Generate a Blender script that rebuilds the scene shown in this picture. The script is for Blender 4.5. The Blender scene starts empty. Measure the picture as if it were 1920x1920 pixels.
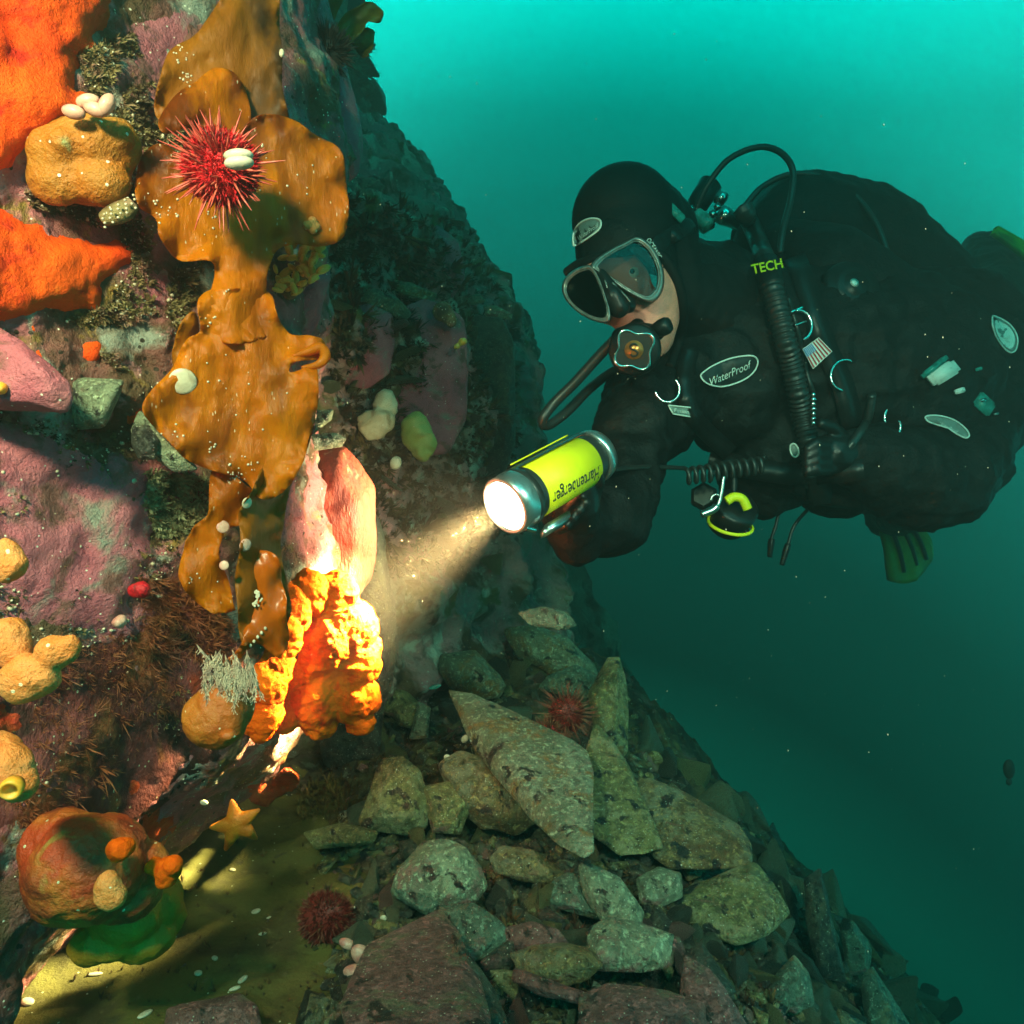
import bpy, bmesh, math, random
import numpy as np
from mathutils import Vector, Matrix, noise as mnoise
from mathutils.bvhtree import BVHTree
from mathutils.geometry import delaunay_2d_cdt

random.seed(7)
RNG = np.random.default_rng(7)
SC = bpy.context.scene
COL = SC.collection

# ---------------------------------------------------------------- camera
T = 0.70                     # tangent of half the field of view
CZ = 1.2
cam_d = bpy.data.cameras.new('camera'); cam = bpy.data.objects.new('camera', cam_d); COL.objects.link(cam)
cam_d.sensor_width = 36; cam_d.lens = 18 / T
cam.location = (0, 0, CZ); cam.rotation_euler = (math.radians(90), 0, 0)
cam_d.clip_start = 0.02; cam_d.clip_end = 200
SC.camera = cam

# ---------------------------------------------------------------- open water seen all round (the light that comes down through it)
world = bpy.data.worlds.new('World'); SC.world = world; world.use_nodes = True
nt = world.node_tree; N = nt.nodes; L = nt.links; N.clear()
out = N.new('ShaderNodeOutputWorld'); bg = N.new('ShaderNodeBackground'); L.new(bg.outputs[0], out.inputs[0])
tc = N.new('ShaderNodeTexCoord'); sep = N.new('ShaderNodeSeparateXYZ'); L.new(tc.outputs['Generated'], sep.inputs[0])
def wmath(op, a, b):
    n = N.new('ShaderNodeMath'); n.operation = op
    for i, v in enumerate((a, b)):
        if v is None: continue
        if isinstance(v, (int, float)): n.inputs[i].default_value = v
        else: L.new(v, n.inputs[i])
    return n.outputs[0]
sx = wmath('SUBTRACT', sep.outputs[0], 0.10)
sx2 = wmath('MULTIPLY', wmath('MULTIPLY', sx, sx), 0.60)
e = wmath('ADD', wmath('MULTIPLY_ADD', sep.outputs[2], 0.5), None)
N.remove(e.node)
zz = wmath('MULTIPLY', sep.outputs[2], 0.5)
e = wmath('ADD', wmath('ADD', zz.node.outputs[0], 0.5), sx2)
ramp = N.new('ShaderNodeValToRGB'); L.new(e, ramp.inputs[0])
WR = [(p, (0.0, g, g * b)) for p, g, b in [(0.0, .10, .70), (.22, .26, .70), (.34, .34, .72), (.41, .03, .80), (.52, .12, .86), (.60, .46, .90), (.65, .78, .92), (.70, 1.2, .93), (.735, 1.9, .93), (.76, 3.0, .93), (.79, 4.6, .93), (.84, 6.4, .93), (.89, 1.2, .93), (1.0, 0.3, .93)]]
cr = ramp.color_ramp
cr.elements[1].position = 1.0; cr.elements[0].position = 0.0
for p, c in WR[1:-1]: cr.elements.new(p)
for i, (p, c) in enumerate(WR): assert abs(cr.elements[i].position - p) < 1e-4; cr.elements[i].color = (*c, 1)
cr.interpolation = 'LINEAR'
L.new(ramp.outputs[0], bg.inputs[0]); bg.inputs[1].default_value = 1.05

# ---------------------------------------------------------------- the photographer's two strobes
def spot(name, loc, aim, energy, color, angle, blend, radius):
    d = bpy.data.lights.new(name, 'SPOT'); o = bpy.data.objects.new(name, d); COL.objects.link(o)
    o.location = loc; o.rotation_euler = (Vector(aim) - Vector(loc)).to_track_quat('-Z', 'Y').to_euler()
    d.energy = energy; d.color = color; d.spot_size = math.radians(angle); d.spot_blend = blend; d.shadow_soft_size = radius
    return o
spot('strobe', (-0.34, -0.12, CZ + 0.42), (-0.42, 0.66, CZ + 0.14), 118, (1.0, 0.69, 0.40), 92, 0.9, 0.05)
spot('strobe', (0.42, -0.10, CZ + 0.34), (0.50, 1.2, CZ - 0.22), 80, (1.0, 0.78, 0.54), 80, 0.9, 0.05)

SC.view_settings.view_transform = 'Standard'; SC.view_settings.look = 'None'
SC.view_settings.exposure = 0; SC.view_settings.gamma = 1
SC.cycles.max_bounces = 6; SC.cycles.diffuse_bounces = 2; SC.cycles.glossy_bounces = 2; SC.cycles.transmission_bounces = 4
SC.cycles.volume_bounces = 0; SC.cycles.transparent_max_bounces = 8
SC.cycles.use_denoising = True
SC.cycles.sample_clamp_indirect = 4

# ---------------------------------------------------------------- helpers
def W(px, py, d):            # a point at depth d (metres along the view) seen at pixel px, py of the 1920 photograph
    return Vector(((px - 960) / 960 * T * d, d, CZ - (py - 960) / 960 * T * d))
def Wn(a):                   # the same for an (n,3) array of px, py, d
    a = np.asarray(a, float)
    return np.stack([(a[:, 0] - 960) / 960 * T * a[:, 2], a[:, 2], CZ - (a[:, 1] - 960) / 960 * T * a[:, 2]], 1)
def PX(d): return T * d / 960   # metres per pixel at depth d

_G = RNG.random((64, 64, 64)).astype(np.float32)
def vnoise(p, s, seed=0):
    q = np.asarray(p, float) * s + np.array([seed * 7.31 + 100, seed * 3.77 + 100, seed * 5.13 + 100])
    i = np.floor(q).astype(int); f = q - i; f = f * f * (3 - 2 * f); r = 0
    for dx in (0, 1):
        for dy in (0, 1):
            for dz in (0, 1):
                w = (f[:, 0] if dx else 1 - f[:, 0]) * (f[:, 1] if dy else 1 - f[:, 1]) * (f[:, 2] if dz else 1 - f[:, 2])
                r = r + w * _G[(i[:, 0] + dx) % 64, (i[:, 1] + dy) % 64, (i[:, 2] + dz) % 64]
    return r * 2 - 1
def fbm(p, s, seed=0, oct=4, gain=0.5, ridge=False):
    r = 0; a = 1; t = 0
    for k in range(oct):
        n = vnoise(p, s * 2.03 ** k, seed + k)
        if ridge: n = 1 - 2 * np.abs(n)
        r = r + a * n; t += a; a *= gain
    return r / t

def vnormals(v, f):
    v = np.asarray(v, float); n = np.zeros_like(v)
    for poly in (3, 4):
        ff = np.array([x for x in f if len(x) == poly])
        if len(ff) == 0: continue
        a = v[ff[:, 0]]; b = v[ff[:, 1]]; c = v[ff[:, 2]]
        if poly == 4: d4 = v[ff[:, 3]]; nn = np.cross(c - a, d4 - b)
        else: nn = np.cross(b - a, c - a)
        for k in range(poly): np.add.at(n, ff[:, k], nn)
    return n / (np.linalg.norm(n, axis=1, keepdims=True) + 1e-12)

def tag(o, label=None, cat=None, group=None, kind=None):
    if label: o['label'] = label
    if cat: o['category'] = cat
    if group: o['group'] = group
    if kind: o['kind'] = kind
    return o
def thing(name, label, cat, loc=(0, 0, 0), group=None):
    o = bpy.data.objects.new(name, None); COL.objects.link(o); o.location = loc; o.empty_display_size = 0.05
    return tag(o, label, cat, group)
def wloc(o):
    p = Vector((0, 0, 0))
    while o is not None: p += o.location; o = o.parent
    return p
def mk(name, verts, faces, mat=None, parent=None, smooth=True, matidx=None):
    v = np.array([tuple(x) for x in verts], float) if not isinstance(verts, np.ndarray) else verts.astype(float)
    if parent is None: org = (v.min(0) + v.max(0)) / 2; org[2] = v[:, 2].min()
    elif parent.type == 'EMPTY' or True: org = np.array(wloc(parent))
    me = bpy.data.meshes.new(name); me.from_pydata((v - org).tolist(), [], [list(map(int, f)) for f in faces]); me.update()
    if smooth: me.polygons.foreach_set('use_smooth', [True] * len(me.polygons))
    o = bpy.data.objects.new(name, me); COL.objects.link(o)
    if parent is None: o.location = org
    else: o.parent = parent
    if mat is not None:
        for m in (mat if isinstance(mat, (list, tuple)) else [mat]): me.materials.append(m)
    if matidx is not None: me.polygons.foreach_set('material_index', matidx)
    return o
def merge(parts):
    V = []; F = []; n = 0
    for v, f in parts:
        v = np.array([tuple(x) for x in v], float) if not isinstance(v, np.ndarray) else v
        V.append(v); F += [tuple(int(i) + n for i in x) for x in f]; n += len(v)
    return np.concatenate(V), F
def bm_out(bm):
    bm.verts.index_update()
    v = np.array([tuple(x.co) for x in bm.verts]); f = [tuple(x.index for x in p.verts) for p in bm.faces]; bm.free(); return v, f

def catmull(pts, n, closed=False):
    P = np.asarray(pts, float); m = len(P)
    segs = m if closed else m - 1
    t = np.linspace(0, segs, n, endpoint=not closed); i = np.minimum(t.astype(int), segs - 1); f = (t - i)[:, None]
    g = (lambda k: P[k % m]) if closed else (lambda k: P[np.clip(k, 0, m - 1)])
    a, b, c, d = g(i - 1), g(i), g(i + 1), g(i + 2)
    return 0.5 * (2 * b + (c - a) * f + (2 * a - 5 * b + 4 * c - d) * f * f + (3 * b - a - 3 * c + d) * f ** 3)

def tube(pts, r, n=60, seg=10, closed=False, caps=True, rfun=None, smooth=True):
    P = catmull(pts, n, closed) if smooth else np.asarray(pts, float); n = len(P)
    tan = np.roll(P, -1, 0) - np.roll(P, 1, 0)
    if not closed: tan[0] = P[1] - P[0]; tan[-1] = P[-1] - P[-2]
    tan /= np.linalg.norm(tan, axis=1, keepdims=True) + 1e-12
    up = Vector((0.13, 0.31, 0.94)); V = []
    prev = None
    for k in range(n):
        t = Vector(tan[k]); u = (prev - t * prev.dot(t)) if prev is not None else t.cross(up)
        u.normalize(); w = t.cross(u); prev = u
        rr = r if rfun is None else rfun(k / (n - 1)) * r
        for s in range(seg):
            a = 2 * math.pi * s / seg
            V.append(Vector(P[k]) + (u * math.cos(a) + w * math.sin(a)) * rr)
    F = []
    for k in range(n if closed else n - 1):
        k2 = (k + 1) % n
        for s in range(seg): F.append((k * seg + s, k * seg + (s + 1) % seg, k2 * seg + (s + 1) % seg, k2 * seg + s))
    if caps and not closed: F.append(tuple(reversed(range(seg)))); F.append(tuple((n - 1) * seg + s for s in range(seg)))
    return np.array([tuple(v) for v in V]), F

def frame_of(axis, up=(0, 0, 1)):
    a = Vector(axis).normalized(); u = Vector(up); u = (u - a * u.dot(a))
    if u.length < 1e-4: u = a.orthogonal()
    u.normalize(); return a, u, a.cross(u)
def lathe(o, axis, prof, seg=40, up=(0, 0, 1), close=True):     # prof: (along, radius)
    a, u, w = frame_of(axis, up); o = Vector(o); V = []; F = []
    for (t, r) in prof:
        for s in range(seg):
            g = 2 * math.pi * s / seg; V.append(o + a * t + (u * math.cos(g) + w * math.sin(g)) * r)
    m = len(prof)
    for k in range(m - 1):
        for s in range(seg): F.append((k * seg + s, k * seg + (s + 1) % seg, (k + 1) * seg + (s + 1) % seg, (k + 1) * seg + s))
    if close: F.append(tuple(reversed(range(seg)))); F.append(tuple((m - 1) * seg + s for s in range(seg)))
    return np.array([tuple(v) for v in V]), F
def box(c, ax, ay, az, bev=0.0):       # box with half axes (vectors)
    bm = bmesh.new(); bmesh.ops.create_cube(bm, size=2)
    if bev: bmesh.ops.bevel(bm, geom=bm.edges[:], offset=bev, segments=2, affect='EDGES')
    c = Vector(c); ax, ay, az = Vector(ax), Vector(ay), Vector(az)
    for v in bm.verts: p = v.co.copy(); v.co = c + ax * p.x + ay * p.y + az * p.z
    return bm_out(bm)
_ICO = {}
def ico(sub):
    if sub not in _ICO:
        bm = bmesh.new(); bmesh.ops.create_icosphere(bm, subdivisions=sub, radius=1); _ICO[sub] = bm_out(bm)
    return _ICO[sub]
def ell(c, r, rot=None, sub=3):
    v, f = ico(sub); r = np.array(r if hasattr(r, '__len__') else (r, r, r), float); v = v * r
    if rot is not None: v = v @ np.array(rot.to_3x3() if hasattr(rot, 'to_3x3') else rot).T
    return v + np.array(tuple(c)), f
def chain(pts, step=0.3):             # pts: (Vector, radius) -> overlapping spheres
    out = []
    for (p, r), (q, s) in zip(pts[:-1], pts[1:]):
        p = Vector(p); q = Vector(q); L_ = (q - p).length; n = max(1, int(L_ / (min(r, s) * step)))
        for k in range(n): t = k / n; out.append(ell(p.lerp(q, t), r * (1 - t) + s * t, sub=2))
    out.append(ell(pts[-1][0], pts[-1][1], sub=2)); return out
def remesh(parts, voxel, smooth=6):   # union of closed pieces as one continuous skin
    v, f = merge(parts)
    me = bpy.data.meshes.new('tmp'); me.from_pydata(v.tolist(), [], f); o = bpy.data.objects.new('tmp', me); COL.objects.link(o)
    m = o.modifiers.new('r', 'REMESH'); m.mode = 'VOXEL'; m.voxel_size = voxel
    if smooth: s = o.modifiers.new('s', 'SMOOTH'); s.iterations = smooth; s.factor = 0.5
    ev = o.evaluated_get(bpy.context.evaluated_depsgraph_get()); em = ev.to_mesh()
    vv = np.array([tuple(x.co) for x in em.vertices]); ff = [tuple(p.vertices) for p in em.polygons]
    ev.to_mesh_clear(); bpy.data.objects.remove(o); bpy.data.meshes.remove(me)
    return vv, ff
def displace(v, f, layers):           # layers: (amp, scale, seed, kind)
    n = vnormals(v, f); d = 0
    for (amp, s, seed, kind) in layers:
        if kind == 'cell':
            d = d + amp * (0.5 - np.array([mnoise.voronoi(Vector(tuple(x)) * s + Vector((seed, seed, 0)))[0][0] for x in v]))
        else: d = d + amp * fbm(v, s, seed, 4, 0.5, kind == 'ridge')
    return v + n * np.asarray(d)[:, None], f
def bvh_of(v, f): return BVHTree.FromPolygons([tuple(x) for x in v], [tuple(x) for x in f])
CAMP = Vector((0, 0, CZ))
def hit(bvh, px, py):
    d = (W(px, py, 1) - CAMP).normalized(); loc, nor, i, dist = bvh.ray_cast(CAMP, d)
    return (loc, nor) if loc is not None else (None, None)
def hitd(bvh, px, py, default):
    l, n = hit(bvh, px, py); return l.y if l is not None else default

def cdt(poly, s, jitter=0.25, smooth=True):
    P = np.asarray(poly, float)
    if smooth:
        per = np.linalg.norm(np.roll(P, -1, 0) - P, axis=1).sum(); P = catmull(P, max(12, int(per / s)), True)
    else:
        Q = []
        for a, b in zip(P, np.roll(P, -1, 0)):
            k = max(1, int(np.linalg.norm(b - a) / s)); Q += [a + (b - a) * i / k for i in range(k)]
        P = np.array(Q)
    x0, y0 = P.min(0); x1, y1 = P.max(0)
    gx, gy = np.meshgrid(np.arange(x0 + s / 2, x1, s), np.arange(y0 + s / 2, y1, s)); gx = gx + (np.arange(gx.shape[0]) % 2)[:, None] * s / 2
    G = np.stack([gx.ravel(), gy.ravel()], 1) + RNG.uniform(-jitter, jitter, (gx.size, 2)) * s
    x, y = G[:, 0], G[:, 1]; ins = np.zeros(len(G), bool); near = np.full(len(G), 1e9)
    for a, b in zip(P, np.roll(P, -1, 0)):
        c = ((a[1] > y) != (b[1] > y)) & (x < (b[0] - a[0]) * (y - a[1]) / (b[1] - a[1] + 1e-12) + a[0]); ins ^= c
        near = np.minimum(near, (x - a[0]) ** 2 + (y - a[1]) ** 2)
    G = G[ins & (near > (0.45 * s) ** 2)]
    vs = [Vector(p) for p in P] + [Vector(p) for p in G]; k = len(P)
    r = delaunay_2d_cdt(vs, [(i, (i + 1) % k) for i in range(k)], [], 1, 1e-5)
    V = np.array([tuple(p) for p in r[0]]); F = [tuple(f) for f in r[2]]
    Fo = []
    for f in F:
        a, b, c = V[f[0]], V[f[1]], V[f[2]]
        Fo.append(tuple(f) if (b[0] - a[0]) * (c[1] - a[1]) - (b[1] - a[1]) * (c[0] - a[0]) < 0 else tuple(reversed(f)))
    edge = {}
    for f in Fo:
        for i in range(len(f)):
            a, b = f[i], f[(i + 1) % len(f)]; edge[(a, b)] = 1
    bd = [(a, b) for (a, b) in edge if (b, a) not in edge]
    # distance of each vertex to the border, for edges that thin out or ruffle
    dist = np.full(len(V), 1e9)
    for p in P: dist = np.minimum(dist, np.hypot(V[:, 0] - p[0], V[:, 1] - p[1]))
    return V, Fo, bd, dist
def solid(front, back, F, bd):
    n = len(front); v = np.concatenate([front, back])
    f = list(F) + [tuple(i + n for i in reversed(x)) for x in F] + [(b, a, a + n, b + n) for a, b in bd]
    return v, f
def sheet(poly, s, dfun, thick, smooth=True):
    V, F, bd, dist = cdt(poly, s, smooth=smooth); d = dfun(V[:, 0], V[:, 1], dist)
    fr = Wn(np.column_stack([V, d])); bk = Wn(np.column_stack([V, d + thick])); return solid(fr, bk, F, bd)
def drape(poly, s, bvh, lift, thick=0.002, smooth=True, lump=None, default=None, smooth_it=5):
    """a skin following the surface underneath: every point sits `lift` off it along its normal"""
    V, F, bd, dist = cdt(poly, s, smooth=smooth); fr = []; bk = []; last = default
    for (x, y), ds in zip(V, dist):
        l, n = hit(bvh, x, y)
        if l is None:
            l = W(x, y, last if last else 1.0); n = (CAMP - l).normalized()
        last = l.y
        k = lift(x, y, ds) if callable(lift) else lift
        n = (n * 0.2 + (CAMP - l).normalized() * 0.8).normalized()
        fr.append(l + n * k); bk.append(l - n * thick)
    fr = np.array([tuple(p) for p in fr]); bk = np.array([tuple(p) for p in bk])
    ed = np.array([(f[i], f[(i + 1) % len(f)]) for f in F for i in range(len(f))]); cnt_ = np.bincount(ed[:, 0], minlength=len(V)) + np.bincount(ed[:, 1], minlength=len(V))
    inner = (dist > s * 1.5)[:, None]
    for _ in range(smooth_it):
        acc = np.zeros_like(fr); np.add.at(acc, ed[:, 0], fr[ed[:, 1]]); np.add.at(acc, ed[:, 1], fr[ed[:, 0]]); fr = np.where(inner, .4 * fr + .6 * acc / np.maximum(cnt_, 1)[:, None], fr)
    return solid(fr, bk, F, bd)

# ---------------------------------------------------------------- materials (all procedural)
def newmat(name):
    m = bpy.data.materials.new(name); m.use_nodes = True; nt = m.node_tree; nt.nodes.clear()
    o = nt.nodes.new('ShaderNodeOutputMaterial'); b = nt.nodes.new('ShaderNodeBsdfPrincipled'); nt.links.new(b.outputs[0], o.inputs[0])
    return m, nt, b, o
def lay(name, base, layers=(), rough=0.6, bump=(), spec=0.4, metal=0.0, specks=None, stretch=(1, 1, 1), sss=None, bdist=0.004, rvar=0.0, trans=None, coat=0):
    """base colour, then blotches (colour, scale, threshold, softness), fine specks, bump [(scale, strength)]"""
    m, nt, b, o = newmat(name); nd = nt.nodes; lk = nt.links
    tc = nd.new('ShaderNodeTexCoord'); mp = nd.new('ShaderNodeMapping'); lk.new(tc.outputs['Object'], mp.inputs[0]); mp.inputs['Scale'].default_value = stretch
    def nz(scale, k, detail=5, rough_=0.6, dist=0.0):
        mm = nd.new('ShaderNodeMapping'); lk.new(mp.outputs[0], mm.inputs[0]); mm.inputs['Location'].default_value = (k * 3.1, k * 1.7, k * 2.3)
        n = nd.new('ShaderNodeTexNoise'); lk.new(mm.outputs[0], n.inputs['Vector']); n.inputs['Scale'].default_value = scale
        n.inputs['Detail'].default_value = detail; n.inputs['Roughness'].default_value = rough_; n.inputs['Distortion'].default_value = dist; return n.outputs['Fac']
    cur = nd.new('ShaderNodeRGB'); cur.outputs[0].default_value = (*base, 1); cur = cur.outputs[0]
    for k, (c, s, th, so) in enumerate(layers):
        r = nd.new('ShaderNodeMapRange'); lk.new(nz(s, k + 1, dist=0.4), r.inputs[0]); r.inputs[1].default_value = th - so; r.inputs[2].default_value = th + so
        mx = nd.new('ShaderNodeMix'); mx.data_type = 'RGBA'; lk.new(r.outputs[0], mx.inputs[0]); lk.new(cur, mx.inputs[6]); mx.inputs[7].default_value = (*c, 1); cur = mx.outputs[2]
    if specks:
        for j, (c, s, rad, dens) in enumerate(specks):
            mm = nd.new('ShaderNodeMapping'); lk.new(mp.outputs[0], mm.inputs[0]); mm.inputs['Location'].default_value = (j * 5.3, j, 0)
            vo = nd.new('ShaderNodeTexVoronoi'); vo.inputs['Scale'].default_value = s; lk.new(mm.outputs[0], vo.inputs['Vector'])
            a = nd.new('ShaderNodeMath'); a.operation = 'LESS_THAN'; lk.new(vo.outputs['Distance'], a.inputs[0]); a.inputs[1].default_value = rad
            sp = nd.new('ShaderNodeSeparateColor'); lk.new(vo.outputs['Color'], sp.inputs[0])
            g = nd.new('ShaderNodeMath'); g.operation = 'LESS_THAN'; lk.new(sp.outputs[0], g.inputs[0]); g.inputs[1].default_value = dens
            q = nd.new('ShaderNodeMath'); q.operation = 'MULTIPLY'; lk.new(a.outputs[0], q.inputs[0]); lk.new(g.outputs[0], q.inputs[1])
            mx = nd.new('ShaderNodeMix'); mx.data_type = 'RGBA'; lk.new(q.outputs[0], mx.inputs[0]); lk.new(cur, mx.inputs[6]); mx.inputs[7].default_value = (*c, 1); cur = mx.outputs[2]
    lk.new(cur, b.inputs['Base Color'])
    b.inputs['Roughness'].default_value = rough; b.inputs['Specular IOR Level'].default_value = spec; b.inputs['Metallic'].default_value = metal
    if rvar:
        r = nd.new('ShaderNodeMapRange'); lk.new(nz(60, 9), r.inputs[0]); r.inputs[3].default_value = rough - rvar; r.inputs[4].default_value = rough + rvar; lk.new(r.outputs[0], b.inputs['Roughness'])
    if sss: b.inputs['Subsurface Weight'].default_value = sss[0]; b.inputs['Subsurface Radius'].default_value = sss[1]; b.inputs['Subsurface Scale'].default_value = sss[2]
    if coat: b.inputs['Coat Weight'].default_value = coat; b.inputs['Coat Roughness'].default_value = 0.15
    prev = None
    for k, (s, st) in enumerate(bump):
        bp = nd.new('ShaderNodeBump'); bp.inputs['Strength'].default_value = st; bp.inputs['Distance'].default_value = bdist
        lk.new(nz(s, 20 + k, 4, 0.65), bp.inputs['Height'])
        if prev: lk.new(prev, bp.inputs['Normal'])
        prev = bp.outputs[0]
    if prev: lk.new(prev, b.inputs['Normal'])
    if trans:
        t = nd.new('ShaderNodeBsdfTranslucent'); t.inputs[0].default_value = (*trans[1], 1)
        ms = nd.new('ShaderNodeMixShader'); ms.inputs[0].default_value = trans[0]; lk.new(b.outputs[0], ms.inputs[1]); lk.new(t.outputs[0], ms.inputs[2]); lk.new(ms.outputs[0], o.inputs[0])
    return m
def emis(name, c, s):
    m, nt, b, o = newmat(name); b.inputs['Base Color'].default_value = (*c, 1); b.inputs['Emission Color'].default_value = (*c, 1); b.inputs['Emission Strength'].default_value = s; return m
# ---------------------------------------------------------------- palette
PINK = (0.42, 0.12, 0.14); PINKL = (0.60, 0.25, 0.26); BROWN = (0.10, 0.055, 0.025); OCHRE = (0.26, 0.15, 0.03); GREY = (0.26, 0.27, 0.22); OLIVE = (0.13, 0.12, 0.035)
ORANGE = (0.88, 0.13, 0.008); DARK = (0.02, 0.02, 0.015); WHITE = (0.75, 0.72, 0.62)
m_cliff = lay('encrusted rock', (0.20, 0.07, 0.055), [(PINK, 9, 0.48, 0.06), (BROWN, 14, 0.52, 0.05), (GREY, 22, 0.60, 0.05), (OCHRE, 30, 0.63, 0.04), (PINKL, 35, 0.66, 0.05), (DARK, 18, 0.68, 0.05), (ORANGE, 16, 0.72, 0.02)],
              rough=0.55, rvar=0.25, bump=[(60, 0.7), (190, 0.7), (420, 0.5)], specks=[((0.8, 0.75, 0.6), 260, 0.22, 0.10), ((0.03, 0.02, 0.01), 150, 0.3, 0.15)], bdist=0.006)
m_midcliff = lay('dusky pink and green rock', (0.32, 0.20, 0.17), [((.55, .22, .22), 5, 0.50, 0.08), (GREY, 7, 0.55, 0.06), (BROWN, 9, 0.56, 0.05), (OLIVE, 13, 0.60, 0.05), (DARK, 12, 0.62, 0.05), ((0.45, 0.5, 0.4), 14, 0.62, 0.04)],
                 rough=0.7, bump=[(25, 0.8), (90, 0.7), (240, 0.5)], specks=[((0.5, 0.55, 0.45), 110, 0.2, 0.12)], bdist=0.012)
m_far = lay('haze toned weedy rock', (0.20, 0.22, 0.17), [((0.34, 0.38, 0.30), 4, 0.55, 0.08), (DARK, 6, 0.56, 0.08), ((0.2, 0.22, 0.17), 10, 0.66, 0.04)], rough=0.85, bump=[(12, 0.9), (40, 0.8), (120, 0.6)], bdist=0.03)  # rock colour lightened in place of water haze over the far wall
m_sand = lay('olive silt', (0.10, 0.085, 0.014), [((0.11, 0.09, 0.02), 8, 0.5, 0.12), ((0.05, 0.04, 0.01), 14, 0.56, 0.07), ((0.05, 0.045, 0.02), 30, 0.66, 0.04), ((0.15, 0.12, 0.05), 60, 0.66, 0.04)],
             rough=0.9, bump=[(50, 0.6), (180, 0.7), (500, 0.5)], specks=[((0.6, 0.6, 0.45), 160, 0.16, 0.05)], bdist=0.004)
m_rubble = lay('dark rubble bed', (0.06, 0.055, 0.03), [((0.10, 0.09, 0.035), 12, 0.5, 0.08), (DARK, 15, 0.53, 0.06), ((0.16, 0.10, 0.08), 20, 0.62, 0.04), ((0.20, 0.22, 0.15), 34, 0.66, 0.04)],
               rough=0.85, bump=[(40, 0.8), (130, 0.8), (350, 0.6)], specks=[((0.45, 0.5, 0.38), 140, 0.2, 0.08)], bdist=0.008)

def surf(grid, nu, nv):
    """smooth surface through rows of (px, py, depth) control points"""
    G = np.array(grid, float); R, C, _ = G.shape
    rows = np.stack([catmull(G[r], nu) for r in range(R)])           # R, nu, 3
    S = np.stack([catmull(rows[:, c], nv) for c in range(nu)], 1)     # nv, nu, 3
    v = Wn(S.reshape(-1, 3)); idx = np.arange(nu * nv).reshape(nv, nu)
    f = [(int(idx[j, i]), int(idx[j + 1, i]), int(idx[j + 1, i + 1]), int(idx[j, i + 1])) for j in range(nv - 1) for i in range(nu - 1)]
    return v, f
def flipto(v, f):
    n = vnormals(v, f); c = np.array(tuple(CAMP)) - v
    if (n * c).sum() < 0: f = [tuple(reversed(x)) for x in f]
    return v, f

# near cliff, the reef wall the diver is looking at
cols = [(-520, .40), (-250, .47), (0, .55), (150, .60), (300, .665), (430, .72), (530, .77)]
edge = {-350: 600, 0: 560, 150: 600, 300: 640, 450: 610, 600: 600, 760: 590, 900: 600, 1050: 620, 1200: 600, 1350: 540, 1480: 440, 1600: 330, 1780: 150, 1950: -20}
grid = []
for py, ex in edge.items():
    k = min(1.0, ex / 600.0); row = []
    for px, d in cols:
        low = max(0, (py - 1350) / 600)
        row.append((px * (k if px > 0 else 1), py, d - 0.02 * low * (px > 0)))
    row += [(ex, py, .86), (ex + 6, py, .95), (ex - 30, py, 1.15), (ex - 160, py, 1.6)]
    grid.append(row)
cv, cf = surf(grid, 330, 460); cv, cf = flipto(cv, cf)
cv, cf = displace(cv, cf, [(0.030, 5.5, 1, 'n'), (0.012, 14, 2, 'ridge'), (0.006, 38, 3, 'n'), (0.004, 95, 4, 'n')])
CLIFF = bvh_of(cv, cf)
tag(mk('cliff', cv, cf, m_cliff), kind='structure')

# middle wall beyond the crack
grid = []
for py, ex, dd in [(250, 670, 1.0), (320, 740, .5), (380, 785, .1), (470, 840, 0), (560, 895, 0), (640, 930, 0), (760, 962, 0), (900, 965, 0), (1050, 985, 0), (1200, 1030, 0), (1400, 1090, .0)]:
    row = []
    for k, d in [(-.45, 1.15), (0, 1.22), (.28, 1.30), (.5, 1.42), (.7, 1.56), (.86, 1.75), (1.0, 2.1)]:
        row.append((430 + (ex - 430) * k if k > 0 else 430 + k * 500, py, d + dd * .6))
    row += [(ex + 4, py, 2.5 + dd), (ex - 60, py, 3.4 + dd)]
    grid.append(row)
mv, mf = surf(grid, 230, 260); mv, mf = flipto(mv, mf)
mv, mf = displace(mv, mf, [(0.085, 3.4, 11, 'ridge'), (0.045, 8, 12, 'ridge'), (0.016, 20, 13, 'ridge'), (0.008, 60, 14, 'n')])
MID = bvh_of(mv, mf)
tag(mk('cliff', mv, mf, m_midcliff), kind='structure')

# far wall fading into the water
grid = []
for py, ex in [(-300, 430), (-100, 560), (40, 640), (150, 640), (300, 660), (400, 705), (500, 790), (570, 850), (650, 910), (760, 955), (900, 1000), (1050, 1050), (1200, 1115), (1350, 1175), (1500, 1235)]:
    row = [(300, py, 2.3), (480, py, 2.5), (600 if ex > 640 else 560, py, 2.7)]
    row += [(600 + (ex - 600) * .5, py, 2.9), (600 + (ex - 600) * .85, py, 3.15), (ex, py, 3.5), (ex + 5, py, 4.0), (ex - 40, py, 5.0)]
    grid.append(row)
fv, ff = surf(grid, 150, 260); fv, ff = flipto(fv, ff)
fv, ff = displace(fv, ff, [(0.13, 1.3, 21, 'ridge'), (0.08, 3.6, 22, 'n'), (0.05, 9, 23, 'ridge'), (0.03, 22, 24, 'n')])
FAR = bvh_of(fv, ff)
tag(mk('cliff', fv, ff, m_far), kind='structure')

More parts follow.
